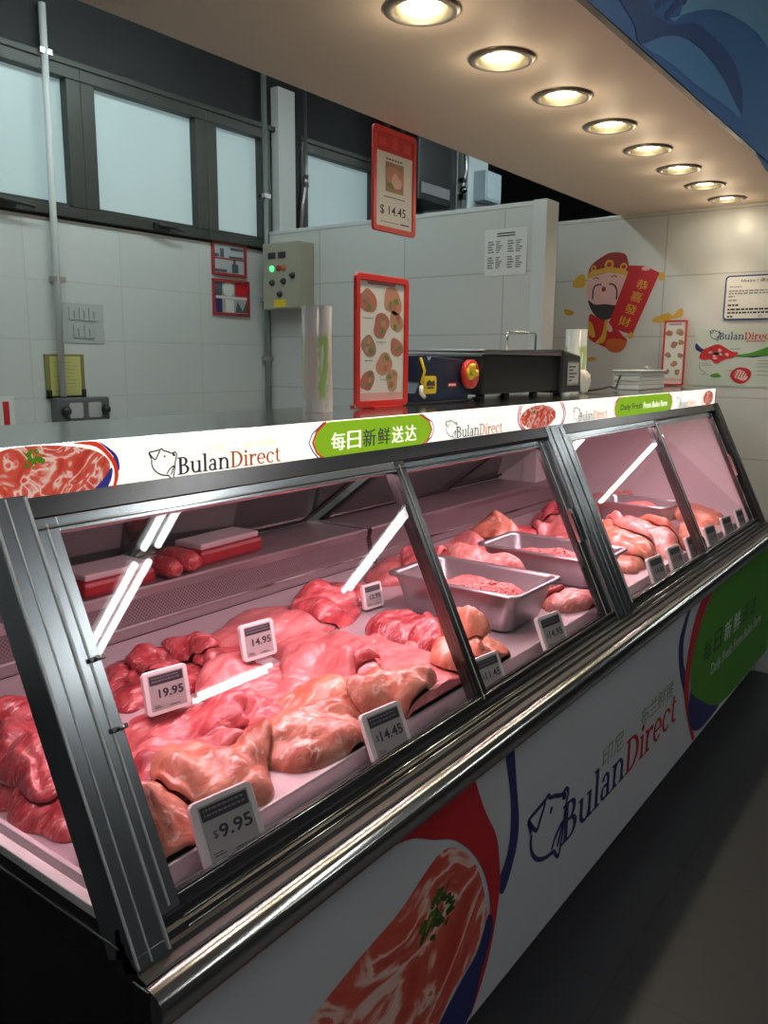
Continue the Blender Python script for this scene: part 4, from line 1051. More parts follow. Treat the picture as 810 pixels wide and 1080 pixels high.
# weighing scale
t = empty('weighing_scale', (2.44, 1.31, CT), 0, 'wide black weighing scale with a steel pan and end display on the case top', 'scale')
MB().box((-.29, -.085, .018), (.33, .20, .138), black_gl).build('body', t, .006)
for x in (-.26, -.1, .1, .29):
    for y in (-.06, .16): MB().lathe([(.016, 0), (.014, .018)], black_gl, o=(x, y, 0)).build('rubber_foot', t)
m = MB(); m.box((-.295, -.095, .146), (.28, .21, .152), steel_in); m.box((-.295, -.095, .138), (.28, -.090, .152), steel_in); m.build('weighing_plate', t, .002)
hd = MB(); hd.hexa([(.235, -.10, .010), (.43, -.09, .010), (.43, .16, .010), (.235, .16, .010), (.235, -.10, .160), (.425, -.085, .140), (.425, .16, .140), (.235, .16, .160)], black_gl); h_ = hd.build('display_head', t, .006)
d = Decal((.235, -.1013, 0), (Vector((.195, .01, 0))).normalized(), (0, .02, .999)); d.rect(.05, .035, .165, .118, grey_ink, 1); d.rect(.058, .043, .157, .112, grey_pl, 2)
for k in range(5): d.rect(.064, .05+k*.012, .064+.03+.012*((k*7) % 5), .055+k*.012, ink, 3)
d.build('display_label', h_)
m = MB(); m.tube([(.20, .1, .15), (.20, .1, .215), (.208, .1, .222), (.42, .1, .222), (.428, .1, .215), (.428, .1, .135)], .0045, steel_b); m.build('steel_arch', t)

# rolls of plastic bags
def bag_mat(name, pinkish):
    m, N, L, b = new_mat(name)
    tc = N.new('ShaderNodeTexCoord'); sp = N.new('ShaderNodeSeparateXYZ'); L.new(tc.outputs['UV'], sp.inputs[0])
    nz = N.new('ShaderNodeTexNoise'); nz.inputs['Scale'].default_value = 14; nz.inputs['Detail'].default_value = 4
    L.new(tc.outputs['UV'], nz.inputs[0])
    sn = N.new('ShaderNodeMath'); sn.operation = 'SINE'; ml = N.new('ShaderNodeMath'); ml.operation = 'MULTIPLY_ADD'; ml.inputs[1].default_value = 2*PI*3; ml.inputs[2].default_value = 1.2
    L.new(sp.outputs[0], ml.inputs[0]); L.new(ml.outputs[0], sn.inputs[0])
    ad = N.new('ShaderNodeMath'); ad.operation = 'MULTIPLY_ADD'; ad.inputs[1].default_value = .55; L.new(nz.outputs['Fac'], ad.inputs[0]); 
    hf = N.new('ShaderNodeMath'); hf.operation = 'MULTIPLY'; hf.inputs[1].default_value = .36; L.new(sn.outputs[0], hf.inputs[0]); L.new(hf.outputs[0], ad.inputs[2])
    r = ramp(N, [(.30, (.84, .68, .62) if pinkish else (.86, .88, .82)), (.40, (.84, .82, .74)), (.50, (.46, .62, .22))]); L.new(ad.outputs[0], r.inputs[0])
    r2 = ramp(N, [(.10, (0, 0, 0)), (.16, (1, 1, 1)), (.70, (1, 1, 1)), (.76, (0, 0, 0))]); L.new(sp.outputs[1], r2.inputs[0])
    mx = N.new('ShaderNodeMixRGB'); mx.inputs[1].default_value = (.84, .76, .74, 1) if pinkish else (.84, .86, .84, 1); L.new(r2.outputs[0], mx.inputs[0]); L.new(r.outputs[0], mx.inputs[2]); L.new(mx.outputs[0], b.inputs['Base Color'])
    b.inputs['Roughness'].default_value = .28; b.inputs['Coat Weight'].default_value = .4
    return m
def bag_roll(x, y, r, h, label, mt):
    n = 40; m = MB(); vs, fs, uv = [], [], []
    for j in range(9):
        for i in range(n+1):
            a = 2*PI*i/n; q = r*(1+.03*math.sin(5*a+j*.6)+.02*math.sin(11*a-j))
            vs.append((q*math.cos(a), q*math.sin(a), h*j/8)); uv.append((i/n, j/8))
    for j in range(8):
        for i in range(n): fs.append((j*(n+1)+i, j*(n+1)+i+1, (j+1)*(n+1)+i+1, (j+1)*(n+1)+i))
    m.add(vs, fs, mt, True, uvs=uv)
    t = empty('bag_roll', (x, y, CT), 0, label, 'bag roll', 'rolls of plastic bags')
    m.build('bags', t)
    MB().lathe([(.012, .002), (.012, h-.001), (r*.97, h-.004), (r*.97, .0015)], white_pl, n=30).build('roll_core', t)
bag_roll(1.43, 1.25, .034, .237, 'upright roll of translucent bags with green print left of the tall menu', bag_mat('printed_bag_film', True))
bag_roll(3.13, 1.36, .042, .245, 'upright roll of green and white bags behind the weighing scale', bag_mat('printed_bag_film_green', False))
m = MB(); vs = []
n = 26
fs = []
for j in range(11):
    tt = PI*j/10
    for i in range(n):
        a = 2*PI*i/n; q = 1+.2*math.sin(5*a+j)+.15*math.sin(9*a-2*j)
        vs.append((.030*q*math.sin(tt)*math.cos(a), .03*q*math.sin(tt)*math.sin(a), .045-.045*math.cos(tt)))
for j in range(10):
    for i in range(n): fs.append((j*n+i, j*n+(i+1) % n, (j+1)*n+(i+1) % n, (j+1)*n+i))
m.add(vs, fs, mat('thin_white_plastic_bag', (.72, .70, .66), .3), True); o = m.build('plastic_bag'); o.location = (2.945, 1.25, CT); tag(o, 'crumpled white plastic bag beside the right end of the weighing scale', 'plastic bag')
m = MB(); m.tube([(3.02, 1.33, CT+.012), (3.08, 1.28, CT+.006), (3.17, 1.26, CT+.012), (3.28, 1.27, CT+.018), (3.38, 1.28, CT+.008), (3.45, 1.30, CT+.03), (3.50, 1.31, CT+.06)], .0045, black_gl); o = m.build('power_cable'); tag(o, 'thin black cable trailing along the case top to the grey stacked trays', 'cable')
t = empty('tray_stack', (3.66, 1.27, CT), 0, 'stack of grey plastic containers at the far end of the case top', 'container')
m = MB()
for k in range(4): m.box((-.165+.006*(k % 2), -.05, .0005+k*.019), (.165-.006*(k % 2), .07, .0195+k*.019), grey_pl)
m.build('ribbed_body', t, .004)
MB().box((-.17, -.055, .077), (.17, .075, .085), grey_pl).build('lid', t, .004)
m = MB(); m.lathe([(.012, .085), (.008, .091), (.014, .098), (0, .102)], grey_pl, o=(0.06, 0, 0)); m.build('lid_knob', t)

# ============================================================ HANGING PRICE CARD
def price_card(d, w, h, fw):
    d.rect(-w/2+fw*.7, h*.77, w/2-fw*.7, h-fw*.7, redp, 1); d.poly(ell(0, h*.875, .018, .022), red_pl, 2); d.rect(-w*.36, h*.82, -w*.2, h*.9, red_pl, 2); d.rect(w*.2, h*.82, w*.36, h*.9, red_pl, 2)
    for k in range(6): d.rect(-w*.2+k*w*.065, h*.705, -w*.2+k*w*.065+w*.045, h*.72, ink, 1)
    x0, x1, z0, z1 = -w*.21, w*.21, h*.40, h*.685
    d.rect(x0, z0, x1, z1, dish[4], 1); d.poly(blob(0, (z0+z1)/2, w*.18, h*.12, 7), dish[1], 2); d.poly(blob(.01, (z0+z1)/2-.01, w*.11, h*.07, 9), skin_p, 3); d.poly(blob(-w*.1, z0+.02, w*.08, h*.03, 12), veg, 3)
    d.rect(-w*.25, h*.345, w*.25, h*.353, ink, 1)
    d.text('$ 14.45', -w*.33, h*.165, h*.10, ink, 1, w*.60, bold=.01); d.text('/kg', w*.29, h*.165, h*.03, ink, 1)
    d.rect(-w*.32, h*.10, w*.1, h*.107, grey_ink, 1); d.rect(w*.14, h*.10, w*.36, h*.112, ink, 1)
ca = framed_menu(2.295, 1.668, 1.962, .240, .322, 0, 'red-framed price card reading $14.45 hanging from the back edge of the soffit', price_card)
m = MB(); m.box((-.05, -.010, .322), (-.035, 0, SOF-1.962+.02), clear_pl); m.box((.035, -.010, .322), (.05, 0, SOF-1.962+.02), clear_pl); m.build('hanger_clip', ca)

# ============================================================ RIGHT WALL
def WX(x=XW): return Decal((x, 0, 0), (0, -1, 0), (0, 0, 1), .0003, .0008)
def my(pts): return [(-y, z) for y, z in pts]
def wall_thing(name, label, cat, y, z): return empty(name, (XW-.001, y, z), 0, label, cat)
def wchild(d, name, t):
    o = d.build(name, t) if isinstance(d, Decal) else d.build(name, t); o.location = -t.location; return o
hatred = mat('hat_red_print', (.30, .02, .02), .5)
t = wall_thing('new_year_decoration', 'new year wall sticker of a bearded man in red hat holding a red scroll', 'wall sticker', 1.65, 1.85)
d = WX()
d.poly(spline(my([(1.80, 1.80), (1.764, 1.79), (1.72, 1.775), (1.672, 1.749), (1.605, 1.685), (1.583, 1.66), (1.60, 1.615), (1.643, 1.598), (1.70, 1.625), (1.79, 1.667), (1.803, 1.727)]), 5), redp, 0)
d.poly(spline(my([(1.696, 1.662), (1.646, 1.672), (1.587, 1.655), (1.601, 1.614), (1.646, 1.598), (1.69, 1.618)]), 5), orange_p, 1)
d.poly(spline(my([(1.711, 1.77), (1.69, 1.765), (1.696, 1.726), (1.705, 1.662), (1.738, 1.646), (1.756, 1.654), (1.724, 1.694)]), 5), gold_p, 2)
d.poly(spline(my([(1.805, 1.76), (1.783, 1.751), (1.762, 1.695), (1.77, 1.678), (1.797, 1.695)]), 5), gold_p, 2)
wchild(d, 'robe_print', t)
d = WX(); d.poly(spline(my([(1.82, 1.98), (1.768, 2.012), (1.70, 2.02), (1.64, 2.01), (1.606, 1.974), (1.605, 1.90), (1.635, 1.845), (1.715, 1.83), (1.794, 1.855), (1.822, 1.91)]), 5), skin_p, 2)
d.poly(spline(my([(1.812, 1.876), (1.772, 1.852), (1.716, 1.853), (1.661, 1.846), (1.63, 1.86), (1.65, 1.812), (1.686, 1.777), (1.729, 1.771), (1.773, 1.80), (1.80, 1.84)]), 5), ink, 3)
d.stroke(spline(my([(1.742, 1.955), (1.775, 1.95), (1.787, 1.925), (1.787, 1.88)]), 5, False), .008, ink, 4); d.stroke(spline(my([(1.70, 1.957), (1.672, 1.95), (1.656, 1.922), (1.655, 1.875)]), 5, False), .008, ink, 4)
d.poly(my(ell(1.728, 1.93, .012, .014)), hatred, 5); d.stroke(my([(1.79, 1.985), (1.775, 1.993), (1.76, 1.985)]), .005, ink, 4); d.stroke(my([(1.69, 1.99), (1.675, 1.998), (1.66, 1.99)]), .005, ink, 4)
wchild(d, 'face_print', t)
d = WX(); d.poly(spline(my([(1.761, 2.09), (1.707, 2.115), (1.649, 2.113), (1.616, 2.097), (1.60, 2.05), (1.594, 2.01), (1.606, 2.0), (1.701, 2.015), (1.811, 2.0), (1.816, 2.035), (1.80, 2.062)]), 5), hatred, 4)
d.poly(spline(my([(1.818, 1.988), (1.816, 2.02), (1.761, 2.034), (1.711, 2.041), (1.644, 2.032), (1.592, 2.01), (1.592, 1.99), (1.642, 2.003), (1.709, 2.014), (1.768, 2.008)]), 5), gold_p, 5)
for y, z, r_ in ((1.705, 2.055, .025), (1.79, 2.04, .016), (1.625, 2.04, .02)): d.poly(my(ell(y, z, r_, r_)), gold_p, 6); d.poly(my(ell(y, z, r_*.5, r_*.5)), redp, 7)
wchild(d, 'hat_print', t)
d = WX(); d.poly(my([(1.60, 2.045), (1.515, 2.038), (1.434, 2.0), (1.444, 1.973), (1.556, 1.690), (1.69, 1.734), (1.687, 1.757), (1.60, 2.008)]), redp, 8)
d.poly(my(ell(1.422, 1.98, .018, .020)), gold_p, 9); d.poly(my(ell(1.565, 1.687, .016, .016)), gold_p, 9); d.poly(my(ell(1.505, 2.025, .024, .011)), skin_p, 9); d.poly(spline(my([(1.696, 1.758), (1.68, 1.745), (1.664, 1.717), (1.678, 1.706), (1.695, 1.718)]), 4), skin_p, 9)
for ch_, y, z in (('恭', 1.527, 1.948), ('喜', 1.553, 1.889), ('發', 1.579, 1.826), ('財', 1.607, 1.764)): d.text(ch_, -y-.030, z-.020, .050, gold_p, 9, .062, bold=.015, rot=-.28)
wchild(d, 'scroll_print', t)
for i, (pts, lb) in enumerate(((([(1.905, 1.95), (1.90, 1.985), (1.872, 2.007), (1.841, 2.009), (1.834, 1.953), (1.868, 1.943)]), 'gold ingot wall sticker left of the bearded man hat'), ([(1.951, 1.832), (1.924, 1.829), (1.889, 1.817), (1.909, 1.798), (1.941, 1.805)], 'small gold ingot wall sticker left of the bearded man beard'), ([(1.453, 1.772), (1.404, 1.79), (1.375, 1.799), (1.352, 1.785), (1.321, 1.818), (1.306, 1.815), (1.305, 1.78), (1.352, 1.768), (1.401, 1.752), (1.448, 1.753)], 'pair of gold ingots stuck on the wall above the narrow red menu'), ([(1.80, 1.567), (1.77, 1.575), (1.745, 1.56), (1.79, 1.552)], 'small gold ingot wall sticker below the bearded man'))):
    d = WX(); d.poly(spline(my(pts), 4), gold_p, 0); o = d.build('ingot_sticker'); tag(o, lb, 'wall sticker', 'gold ingot stickers')
# notice
t = wall_thing('notice_board', 'white notice with a blue border on the right wall, cut off at the frame', 'notice', .98, 1.86)
nb = mat('notice_blue_border', (.03, .06, .20), .4)
m = MB(); m.rbox(0, 0, .27, .212, .02, -.005, 0, nb); m.rbox(0, 0, .255, .197, .014, -.0062, -.004, paper); m.xf(Matrix.Translation((XW-.0005, .973, 1.861)) @ Matrix.Rotation(-PI/2, 4, 'Z')); wchild(m, 'board', t)
d = Decal((XW-.0067, 0, 0), (0, -1, 0), (0, 0, 1), .0003, .0004)
d.text('Notice / 通告', -1.035, 1.932, .018, ink, 1, .13, bold=.005, shear=.15); d.text('Dear Customers,', -1.085, 1.908, .010, ink, 1, .055, bold=.01)
rq = random.Random(4)
for k, (z, l_) in enumerate(((1.890, .20), (1.878, .215), (1.864, .03), (1.846, .04), (1.822, .05), (1.802, .215), (1.786, .215), (1.768, .025))):
    q = 0
    while q < l_:
        w_ = rq.uniform(.008, .022); d.rect(-1.087+q, z, -1.087+min(l_, q+w_), z+.006+.002*(k > 3), ink if k > 3 else grey_ink, 1); q += w_+.004
d.text('店方', -.945, 1.768, .010, ink, 1); wchild(d, 'notice_print', t)
# butcher poster
t = wall_thing('butcher_poster', 'pale butcher poster with red meat and green swoosh below the blue-bordered notice', 'poster', 1.05, 1.57)
pg = mat('poster_pale_green', (.52, .58, .52), .45)
m = MB().box((XW-.003, .82, 1.435), (XW-.0005, 1.235, 1.715), pg); wchild(m, 'poster_sheet', t)
d = Decal((XW-.003, 0, 0), (0, -1, 0), (0, 0, 1), .0003, .0004)
pig(d, -1.163, 1.655, .05, .055, .003, navyp); wordmark(d, -1.118, 1.662, .25, .034, navyp, redp)
d.rect(-.99, 1.652, -.90, 1.656, redp, 1)
d.poly(spline([(-1.225, 1.645), (-1.195, 1.62), (-1.15, 1.60), (-1.15, 1.585), (-1.20, 1.60), (-1.226, 1.617)], 4), navyp, 1)
d.poly(spline([(-1.04, 1.585), (-.96, 1.60), (-.88, 1.63), (-.83, 1.65), (-.83, 1.605), (-.90, 1.585), (-1.0, 1.578)], 4), greenp, 1); d.poly([(-1.0, 1.580), (-.9, 1.586), (-.83, 1.60), (-.83, 1.594), (-.95, 1.576)], navyp, 2)
d.poly(spline([(-1.205, 1.575), (-1.19, 1.61), (-1.165, 1.625), (-1.12, 1.64), (-1.085, 1.625), (-1.05, 1.605), (-1.02, 1.60), (-1.04, 1.575), (-1.08, 1.565), (-1.12, 1.545), (-1.15, 1.565), (-1.18, 1.562)], 5), redp, 3)
for k in range(16): d.poly(blob(-1.12+.06*math.cos(k*2.4)*(k/16), 1.595+.025*math.sin(k*2.4)*(k/16), .009, .007, k+70, 10, .2), [hatred, skin_p][k % 2], 4)
d.stroke(spline([(-1.20, 1.55), (-1.197, 1.52), (-1.165, 1.497)], 5, False), .003, grey_ink, 1)
d.poly(blob(-1.118, 1.487, .02, .013, 3, 20, .25), greenp, 1); d.poly(blob(-1.0, 1.49, .046, .042, 8, 24, .06), redp, 1); d.poly(blob(-1.0, 1.49, .03, .026, 11, 24, .15), skin_p, 2)
for k in range(5): d.stroke([(-1.035+k*.015, 1.47+.004*k), (-1.02+k*.015, 1.51)], .004, hatred, 3)
for u, z, l_ in ((-1.19, 1.545, .03), (-1.19, 1.535, .05), (-1.19, 1.49, .04), (-1.07, 1.51, .03), (-1.06, 1.615, .05), (-.93, 1.56, .05), (-.93, 1.545, .06), (-.93, 1.53, .06), (-.93, 1.51, .05), (-.93, 1.49, .06)): d.rect(u, z, u+l_, z+.003, grey_ink, 1)
wchild(d, 'poster_print', t)

# ============================================================ PARTITION THINGS
t = empty('control_box', (XP, 3.395, 2.02), 0, 'beige metal electrical control box with switches and a green lamp', 'control box')
cbm = mat('beige_enamel', (.36, .35, .27), .45)
MB().box((-.135, -.145, -.185), (-.004, .14, .19), cbm).build('enclosure', t, .006); MB().box((-.139, -.14, -.18), (-.134, .135, .185), cbm).build('door', t, .002)
def bd(): return Decal((-.139, 0, 0), (0, -1, 0), (0, 0, 1), .0003, .0005)
gl = mat('green_pilot_lamp', (.05, .6, .25), .3, emit=(.1, .9, .35), es=1.2)
for y in (.06, -.02):
    MB().box((-.146, y-.028, .10), (-.139, y+.028, .135), ink).build('meter', t, .002)
for y, mt in ((.062, gl), (.01, hatred), (-.03, orange_p)):
    MB().lathe([(.018, 0), (.016, .008), (.0, .013)], mt, (-1, 0, 0), (-.139, y, .045), 18).build('pilot_lamp', t)
for y, z in ((.06, -.035), (-.03, -.03), (.0, -.10), (-.10, .0)):
    MB().lathe([(.020, 0), (.018, .006), (.012, .008), (.010, .022), (0, .023)], ink, (-1, 0, 0), (-.139, y, z), 16).build('switch_knob', t)
d = bd(); d.rect(-.05, -.172, .045, -.13, yellow_pl, 1); d.build('warning_label', t)
o = MB().box((XP-.003, 1.885, 1.965), (XP-.0005, 2.118, 2.187), paper).build('paper_notice'); o = o
t = empty('paper_sheet', (XP-.0005, 2.0, 2.07), 0, 'white paper notice with dense black print on the partition near its end post', 'notice'); o.parent = t; o.location = -t.location; o.name = 'sheet'
d = Decal((XP-.003, 0, 0), (0, -1, 0), (0, 0, 1), .0003, .0005)
d.rect(-2.05, 2.162, -1.95, 2.168, ink, 1); d.rect(-2.05, 2.150, -1.95, 2.156, ink, 1)
for c_ in range(2):
    for r_ in range(2):
        u, v = -2.10+.11*c_, 2.075-.075*r_
        for k in range(6): d.rect(u+.045, v+.01*k, u+.045+.018+.006*((k*5+c_) % 4), v+.01*k+.004, ink, 1)
        for k in range(5): d.rect(u, v+.012*k, u+.035-.005*((k+r_) % 3), v+.012*k+.007, grey_ink, 1)
o = d.build('sheet_print', t); o.location = -t.location

# ============================================================ BACK WALL THINGS
m = MB(); m.tube([(2.279, YB-.035, 3.10), (2.270, YB-.035, 2.2), (2.262, YB-.035, 1.36)], .016, white_paint, 14); t = empty('white_conduit_pipe', (2.27, YB-.035, 1.36), 0, 'long thin white vertical pipe running down the tiled wall past the left window', 'pipe'); o = m.build('pipe', t); o.location = -t.location
m = MB()
for z in (1.91, 2.9): m.box((2.268-.02, YB-.05, z-.012), (2.268+.04, YB-.0005, z+.012), steel_in)
o = m.build('pipe_clips', t); o.location = -t.location
grey_pipe = mat('grey_pipe_paint', (.20, .22, .21), .4)
m = MB(); m.tube([(3.672, YB-.03, 3.30), (3.672, YB-.03, .4)], .017, grey_pipe, 14); t = empty('grey_corner_pipe', (3.672, YB-.03, .4), 0, 'grey vertical pipe in the corner beside the control box', 'pipe'); o = m.build('pipe', t); o.location = -t.location
m = MB()
for z in (1.55, 1.9, 2.5): m.box((3.645, YB-.05, z-.012), (3.699, YB-.0005, z+.012), steel_in)
o = m.build('pipe_clips', t); o.location = -t.location
def wb(name, label, cat, x, z, group=None): return empty(name, (x, YB, z), 0, label, cat, group)
def bw(): return Decal((0, -.004, 0), (1, 0, 0), (0, 0, 1), .0003, .0004)
t = wb('switch_plate_board', 'pale grey plastic board with two rows of small switches on the tiled wall', 'switch board', 2.415, 1.712)
mt = mat('pale_grey_plastic', (.44, .47, .46), .4); MB().box((-.118, -.004, -.096), (.118, -.0005, .096), mt).build('board', t, .001)
for x, z in ((-.05, .045), (.005, .045), (.06, .045), (-.03, -.04), (.03, -.04)): MB().box((x-.026, -.010, z-.03), (x+.022, -.004, z+.03), mt).box((x-.004, -.0125, z-.022), (x+.001, -.0102, z+.015), grey_ink).build('switch', t, .001)

t = wb('clipboard', 'clipboard holding yellow sheets of paper above the grey socket box', 'clipboard', 2.30, 1.352)
MB().box((-.107, -.008, 0), (.105, -.0005, .21), mat('olive_board', (.20, .19, .06), .5)).build('backing_board', t, .002)
yp = mat('yellow_paper', (.52, .50, .16), .6); MB().box((-.082, -.011, .012), (.082, -.008, .20), yp).build('yellow_sheet', t)
d = Decal((0, -.011, 0), (1, 0, 0), (0, 0, 1), .0003, .0003)
for k in range(9): d.rect(-.065+.01*((k*3) % 4), .035+k*.017, .03+.012*((k*5) % 4), .037+k*.017, grey_ink, 1)
d.build('sheet_writing', t)
m = MB(); m.box((-.107, -.013, 0), (-.08, -.008, .04), black_gl); m.box((.08, -.013, 0), (.105, -.008, .04), black_gl); m.box((-.107, -.013, 0), (.105, -.009, .010), black_gl); m.build('corner_clip', t)
t = wb('socket_box', 'dark grey twin socket box with black plugs under the clipboard', 'socket box', 2.36, 1.222)
gm = mat('dark_grey_box', (.10, .105, .11), .45); MB().box((-.148, -.055, 0), (.148, -.0005, .132), gm).build('box', t, .008)
for x in (-.045, .06): MB().rbox(x, .07, .075, .075, .01, -.060, -.054, grey_pl).build('socket', t, .002)
for x in (-.105, .115): m = MB(); m.lathe([(.022, 0), (.024, .02), (.012, .035)], black_gl, (0, -1, 0), (x, -.055, .07), 16); m.tube([(x, -.085, .06), (x-.005, -.09, .02), (x-.01, -.06, -.02), (x-.01, -.02, -.07)], .005, black_gl); m.build('plug', t)
for k, (z0, z1, lb) in enumerate(((2.018, 2.207, 'upper red-framed photo calendar under the right window'), (1.795, 1.998, 'lower red-framed photo calendar with a red picture corner'))):
    cx = 3.392 if k == 0 else 3.40; w, h = (.265, z1-z0) if k == 0 else (.285, z1-z0)
    t = wb('photo_frame', lb, 'picture frame', cx, z0, 'red photo frames on the tiled wall')
    fr = mat('dark_red_frame', (.33, .025, .03), .4)
    m = MB(); m.box((-w/2, -.016, 0), (w/2, -.0005, .016), fr); m.box((-w/2, -.016, h-.016), (w/2, -.0005, h), fr); m.box((-w/2, -.016, .016), (-w/2+.016, -.0005, h-.016), fr); m.box((w/2-.016, -.016, .016), (w/2, -.0005, h-.016), fr); m.build('frame', t, .002)
    MB().box((-w/2+.01, -.006, .01), (w/2-.01, -.001, h-.01), mat('photo_sky_%d' % k, (.42, .46, .48) if k == 0 else (.40, .40, .40), .4)).build('photo_sheet', t)
    d = Decal((0, -.006, 0), (1, 0, 0), (0, 0, 1), .0003, .0004); dk = mat('photo_dark_%d' % k, (.07, .09, .11), .5)
    if k == 0:
        d.rect(-w/2+.016, h/2-.004, w/2-.016, h/2+.004, fr, 2)
        for x, z, a, b_ in ((-.11, h/2+.006, .03, .02), (-.07, h/2+.006, .03, .05), (.0, h/2+.006, .11, .012), (.01, h/2+.05, .10, .015), (-.11, .02, .09, .015), (.02, .02, .05, .05), (.03, .06, .02, .03)): d.rect(x, z, x+a, z+b_, dk, 1)
    else:
        d.rect(-w/2+.016, h/2-.006, w/2-.016, h/2+.006, paper, 2); d.rect(.03, h/2+.01, w/2-.016, h-.016, redp, 1); d.rect(-.125, h/2+.01, -.07, h-.02, dk, 1); d.rect(-.125, .016, -.07, h/2-.008, navyp, 1); d.poly(ell(-.02, h*.74, .042, .042), paper, 1); d.rect(-.045, .02, .02, h/2-.01, paper, 1); d.poly([(.03, .02), (.126, .02), (.126, h/2-.01), (.09, .03), (.05, h/2-.02)], dk, 1)
    d.build('photo_print', t)
t = wb('wall_card', 'white card with a vertical red bar left of the socket box', 'card', 1.97, 1.18)
MB().box((-.09, -.002, 0), (.06, -.0005, .19), paper).build('card_sheet', t); d = bw(); d.mb.v = []; d = Decal((0, -.002, 0), (1, 0, 0), (0, 0, 1), .0003, .0004); d.rect(.005, .035, .035, .165, redp, 1); d.build('red_bar', t)

# things beyond the partition, seen above it
def ub_(p): return p
t = empty('black_wall_cabinet', (5.04, 3.3, 2.63), 0, 'black box unit on the far wall above the partition beside the hanging card', 'wall unit')
MB().box((-.21, 0, 0), (.21, .33, .62), blackp).build('body', t, .01); MB().box((-.18, -.006, .05), (.18, 0, .12), grey_ink).build('vent_strip', t)
m = MB(); m.box((-.05, .28, -.3), (-.01, .335, 0), steel_in); m.box((-.15, .29, -.16), (.15, .335, -.10), steel_in); m.build('wall_bracket', t)
t = empty('electrical_column', (5.42, 3.25, 0), 0, 'white painted column with pipes rising behind the partition', 'column')
MB().box((-.02, 0, 0), (.27, .39, CEIL), mat('blue_white_paint', (.60, .68, .72), .5)).build('column_body', t, .006)
m = MB(); m.tube([(-.06, .02, 2.1), (-.06, .02, 2.8), (-.055, .0, 2.9), (-.06, .02, CEIL)], .014, steel_in); m.tube([(-.10, .05, 2.1), (-.10, .05, CEIL)], .010, grey_pipe); m.build('conduit', t)
m = MB(); m.box((-.09, .0, 2.70), (-.045, .06, 2.74), steel_d); m.sphere((-.065, .01, 2.77), .028, steel_d); m.box((-.09, .0, 2.82), (-.045, .06, 2.85), steel_d); m.build('valve', t)
t = empty('junction_box', (5.60, 3.2495, 2.71), 0, 'pale blue junction box fixed to the white column above the partition', 'junction box')
MB().box((-.12, -.10, 0), (.12, 0, .21), mat('pale_blue_plastic', (.42, .52, .58), .45)).build('enclosure', t, .006); MB().box((-.105, -.107, .015), (.105, -.10, .195), mat('pale_blue_cover', (.48, .58, .64), .45)).build('cover', t, .004)
m = MB(); m.tube([(.11, -.05, .12), (.16, -.05, .05), (.24, .0, -.10), (.30, .05, -.3)], .010, white_pl); m.build('white_lead', t)
m = MB(); m.tube([(4.0, YB-.06, 3.2), (4.0, YB-.06, 2.62), (3.97, YB-.06, 2.5), (3.95, YB-.06, 2.3)], .011, steel_in); t = empty('thin_steel_pipe', (4.0, YB-.06, 2.3), 0, 'thin steel pipe with a bend beside the small window above the partition', 'pipe'); o = m.build('pipe', t); o.location = -t.location; m = MB(); m.cyl((4.0, YB-.06, 2.60), (4.0, YB-.06, 2.67), .018, steel_in); o = m.build('pipe_joint', t); o.location = -t.location

# staff-side work counter seen dimly through the cases
t = empty('steel_work_counter', (1.9, 3.3, 0), 0, 'stainless work counter along the tiled back wall seen through the case glass', 'counter')
MB().box((-2.3, -.32, .86), (1.72, .335, .90), steel_in).build('worktop', t, .004); MB().box((-2.28, -.28, .1), (1.70, .33, .86), grey_pl).build('cabinet_body', t, .004); MB().box((-2.2, -.2, 0), (1.65, .30, .1), blackp).build('toe_kick', t)
MB().box((-2.3, .32, .90), (1.72, .337, 1.0), steel_in).build('splashback', t, .002)
t = empty('cutting_board', (2.35, 3.2, .9005), .1, 'white cutting board lying on the steel work counter behind the near case', 'cutting board')
MB().rbox(0, 0, .6, .4, .03, 0, .03, white_pl).xf(Matrix.Rotation(PI/2, 4, 'X')).build('board', t, .003)
bpy.data.objects[t.children[0].name].location = (0, 0, 0.03)

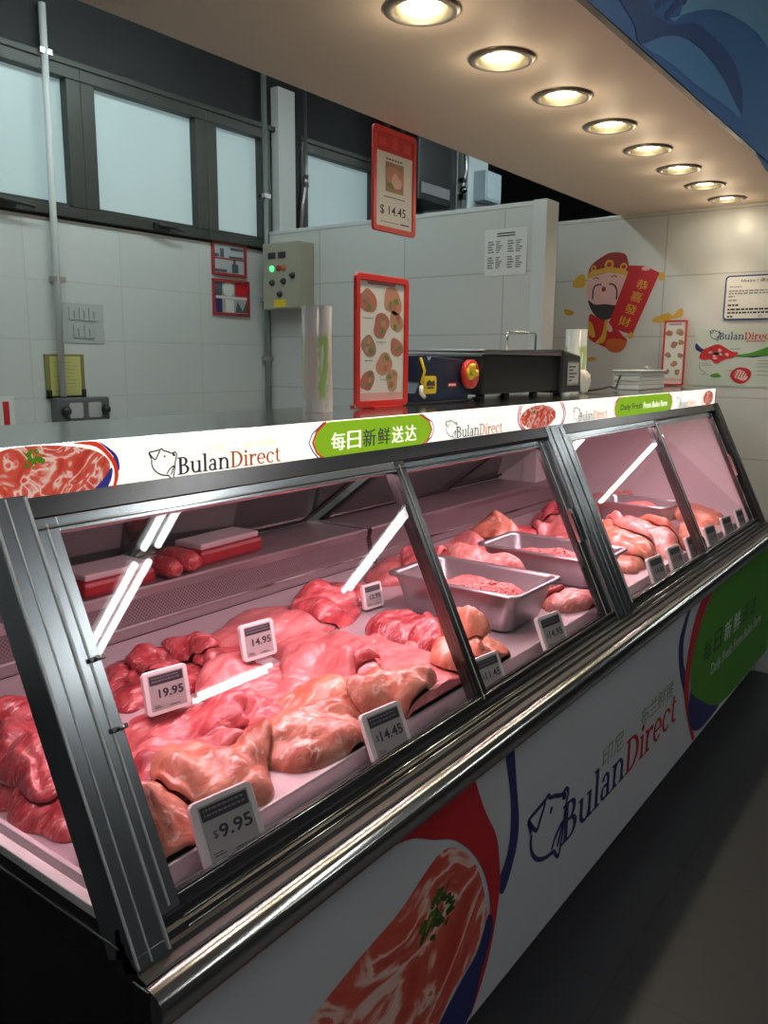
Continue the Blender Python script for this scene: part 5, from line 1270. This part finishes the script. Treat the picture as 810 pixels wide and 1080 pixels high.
# ============================================================ LIGHT FIXTURES
tube_w = mat('white_fluorescent_tube', (1, 1, 1), .4, emit=(.96, 1, .98), es=13)
tube_s = mat('bright_fluorescent_tube', (1, 1, 1), .4, emit=(.84, 1, .985), es=26)
def fixture(x, y0, y1, z, label, mt=tube_w):
    t = empty('fluorescent_fixture', (x, (y0+y1)/2, z), 0, label, 'ceiling light', 'fluorescent fixtures')
    l = (y1-y0)/2
    MB().box((-.10, -l-.03, .02), (.10, l+.03, .075), white_paint).build('batten', t, .004)
    for s_ in (-1, 1):
        m = MB(); m.cyl((s_*.047, -l, 0), (s_*.047, l, 0), .020, mt, 14); m.build('tube', t)
    m = MB()
    for q in (-l*.7, l*.7): m.cyl((0, q, .075), (0, q, CEIL-z), .006, steel_in, 8)
    m.build('hanger_rod', t)
    return t
k = 0
for x in (-2.6, .05, 2.70, 5.37, 8.05, 11.2):
    for y0, y1 in ((-2.45, -1.30), (-1.17, -.02)):
        if (x, y0) in ((8.05, -2.45), (5.37, -1.17)): continue
        fixture(x, y0, y1, 2.80, 'twin-tube fluorescent fixture hanging over the corridor before the counter'); k += 1
t = fixture(0, -.42, .42, 2.8, 'short twin-tube fluorescent fixture hanging crosswise far in front of the counter'); t.location = (4.58, -3.42, 2.8); t.rotation_euler = (0, 0, PI/2)
t = fixture(0, -1.5, 1.5, 3.2, 'twin-tube fluorescent fixture hanging over the staff area behind the cases', tube_s); t.location = (1.75, 2.62, 3.2); t.rotation_euler = (0, 0, PI/2)
t = fixture(0, -.6, .6, 3.2, 'short unseen twin-tube fixture added beyond the partition to light the white column', tube_s); t.location = (5.3, 2.2, 3.2); t.rotation_euler = (0, 0, PI/2)  # unseen fixture, added to brighten the column and boxes behind the partition

# ============================================================ WORLD, CAMERA, COLOUR
w = bpy.data.worlds.new('world'); SC.world = w; w.use_nodes = True
w.node_tree.nodes['Background'].inputs[0].default_value = (.5, .55, .6, 1); w.node_tree.nodes['Background'].inputs[1].default_value = .05

cam = bpy.data.cameras.new('camera'); co = bpy.data.objects.new('camera', cam); C.objects.link(co); SC.camera = co
yaw, pit, rol = math.radians(53.56442193), math.radians(10.62374778), math.radians(.51578402)
f = Vector((math.cos(pit)*math.sin(yaw), math.cos(pit)*math.cos(yaw), -math.sin(pit)))
r = Vector((math.cos(yaw), -math.sin(yaw), 0)); u = r.cross(f)
r2 = r*math.cos(rol)+u*math.sin(rol); u2 = u*math.cos(rol)-r*math.sin(rol)
co.matrix_world = Matrix(((r2.x, u2.x, -f.x, 0), (r2.y, u2.y, -f.y, 0), (r2.z, u2.z, -f.z, 1.55), (0, 0, 0, 1)))
cam.sensor_fit = 'HORIZONTAL'; cam.sensor_width = 36; cam.lens = 36*856.5479/810; cam.clip_start = .02
SC.view_settings.view_transform = 'Standard'; SC.view_settings.look = 'None'; SC.view_settings.gamma = 1; SC.view_settings.use_curve_mapping = False
SC.view_settings.exposure = 0
SC.cycles.max_bounces = 8; SC.cycles.transparent_max_bounces = 16; SC.cycles.sample_clamp_indirect = 4
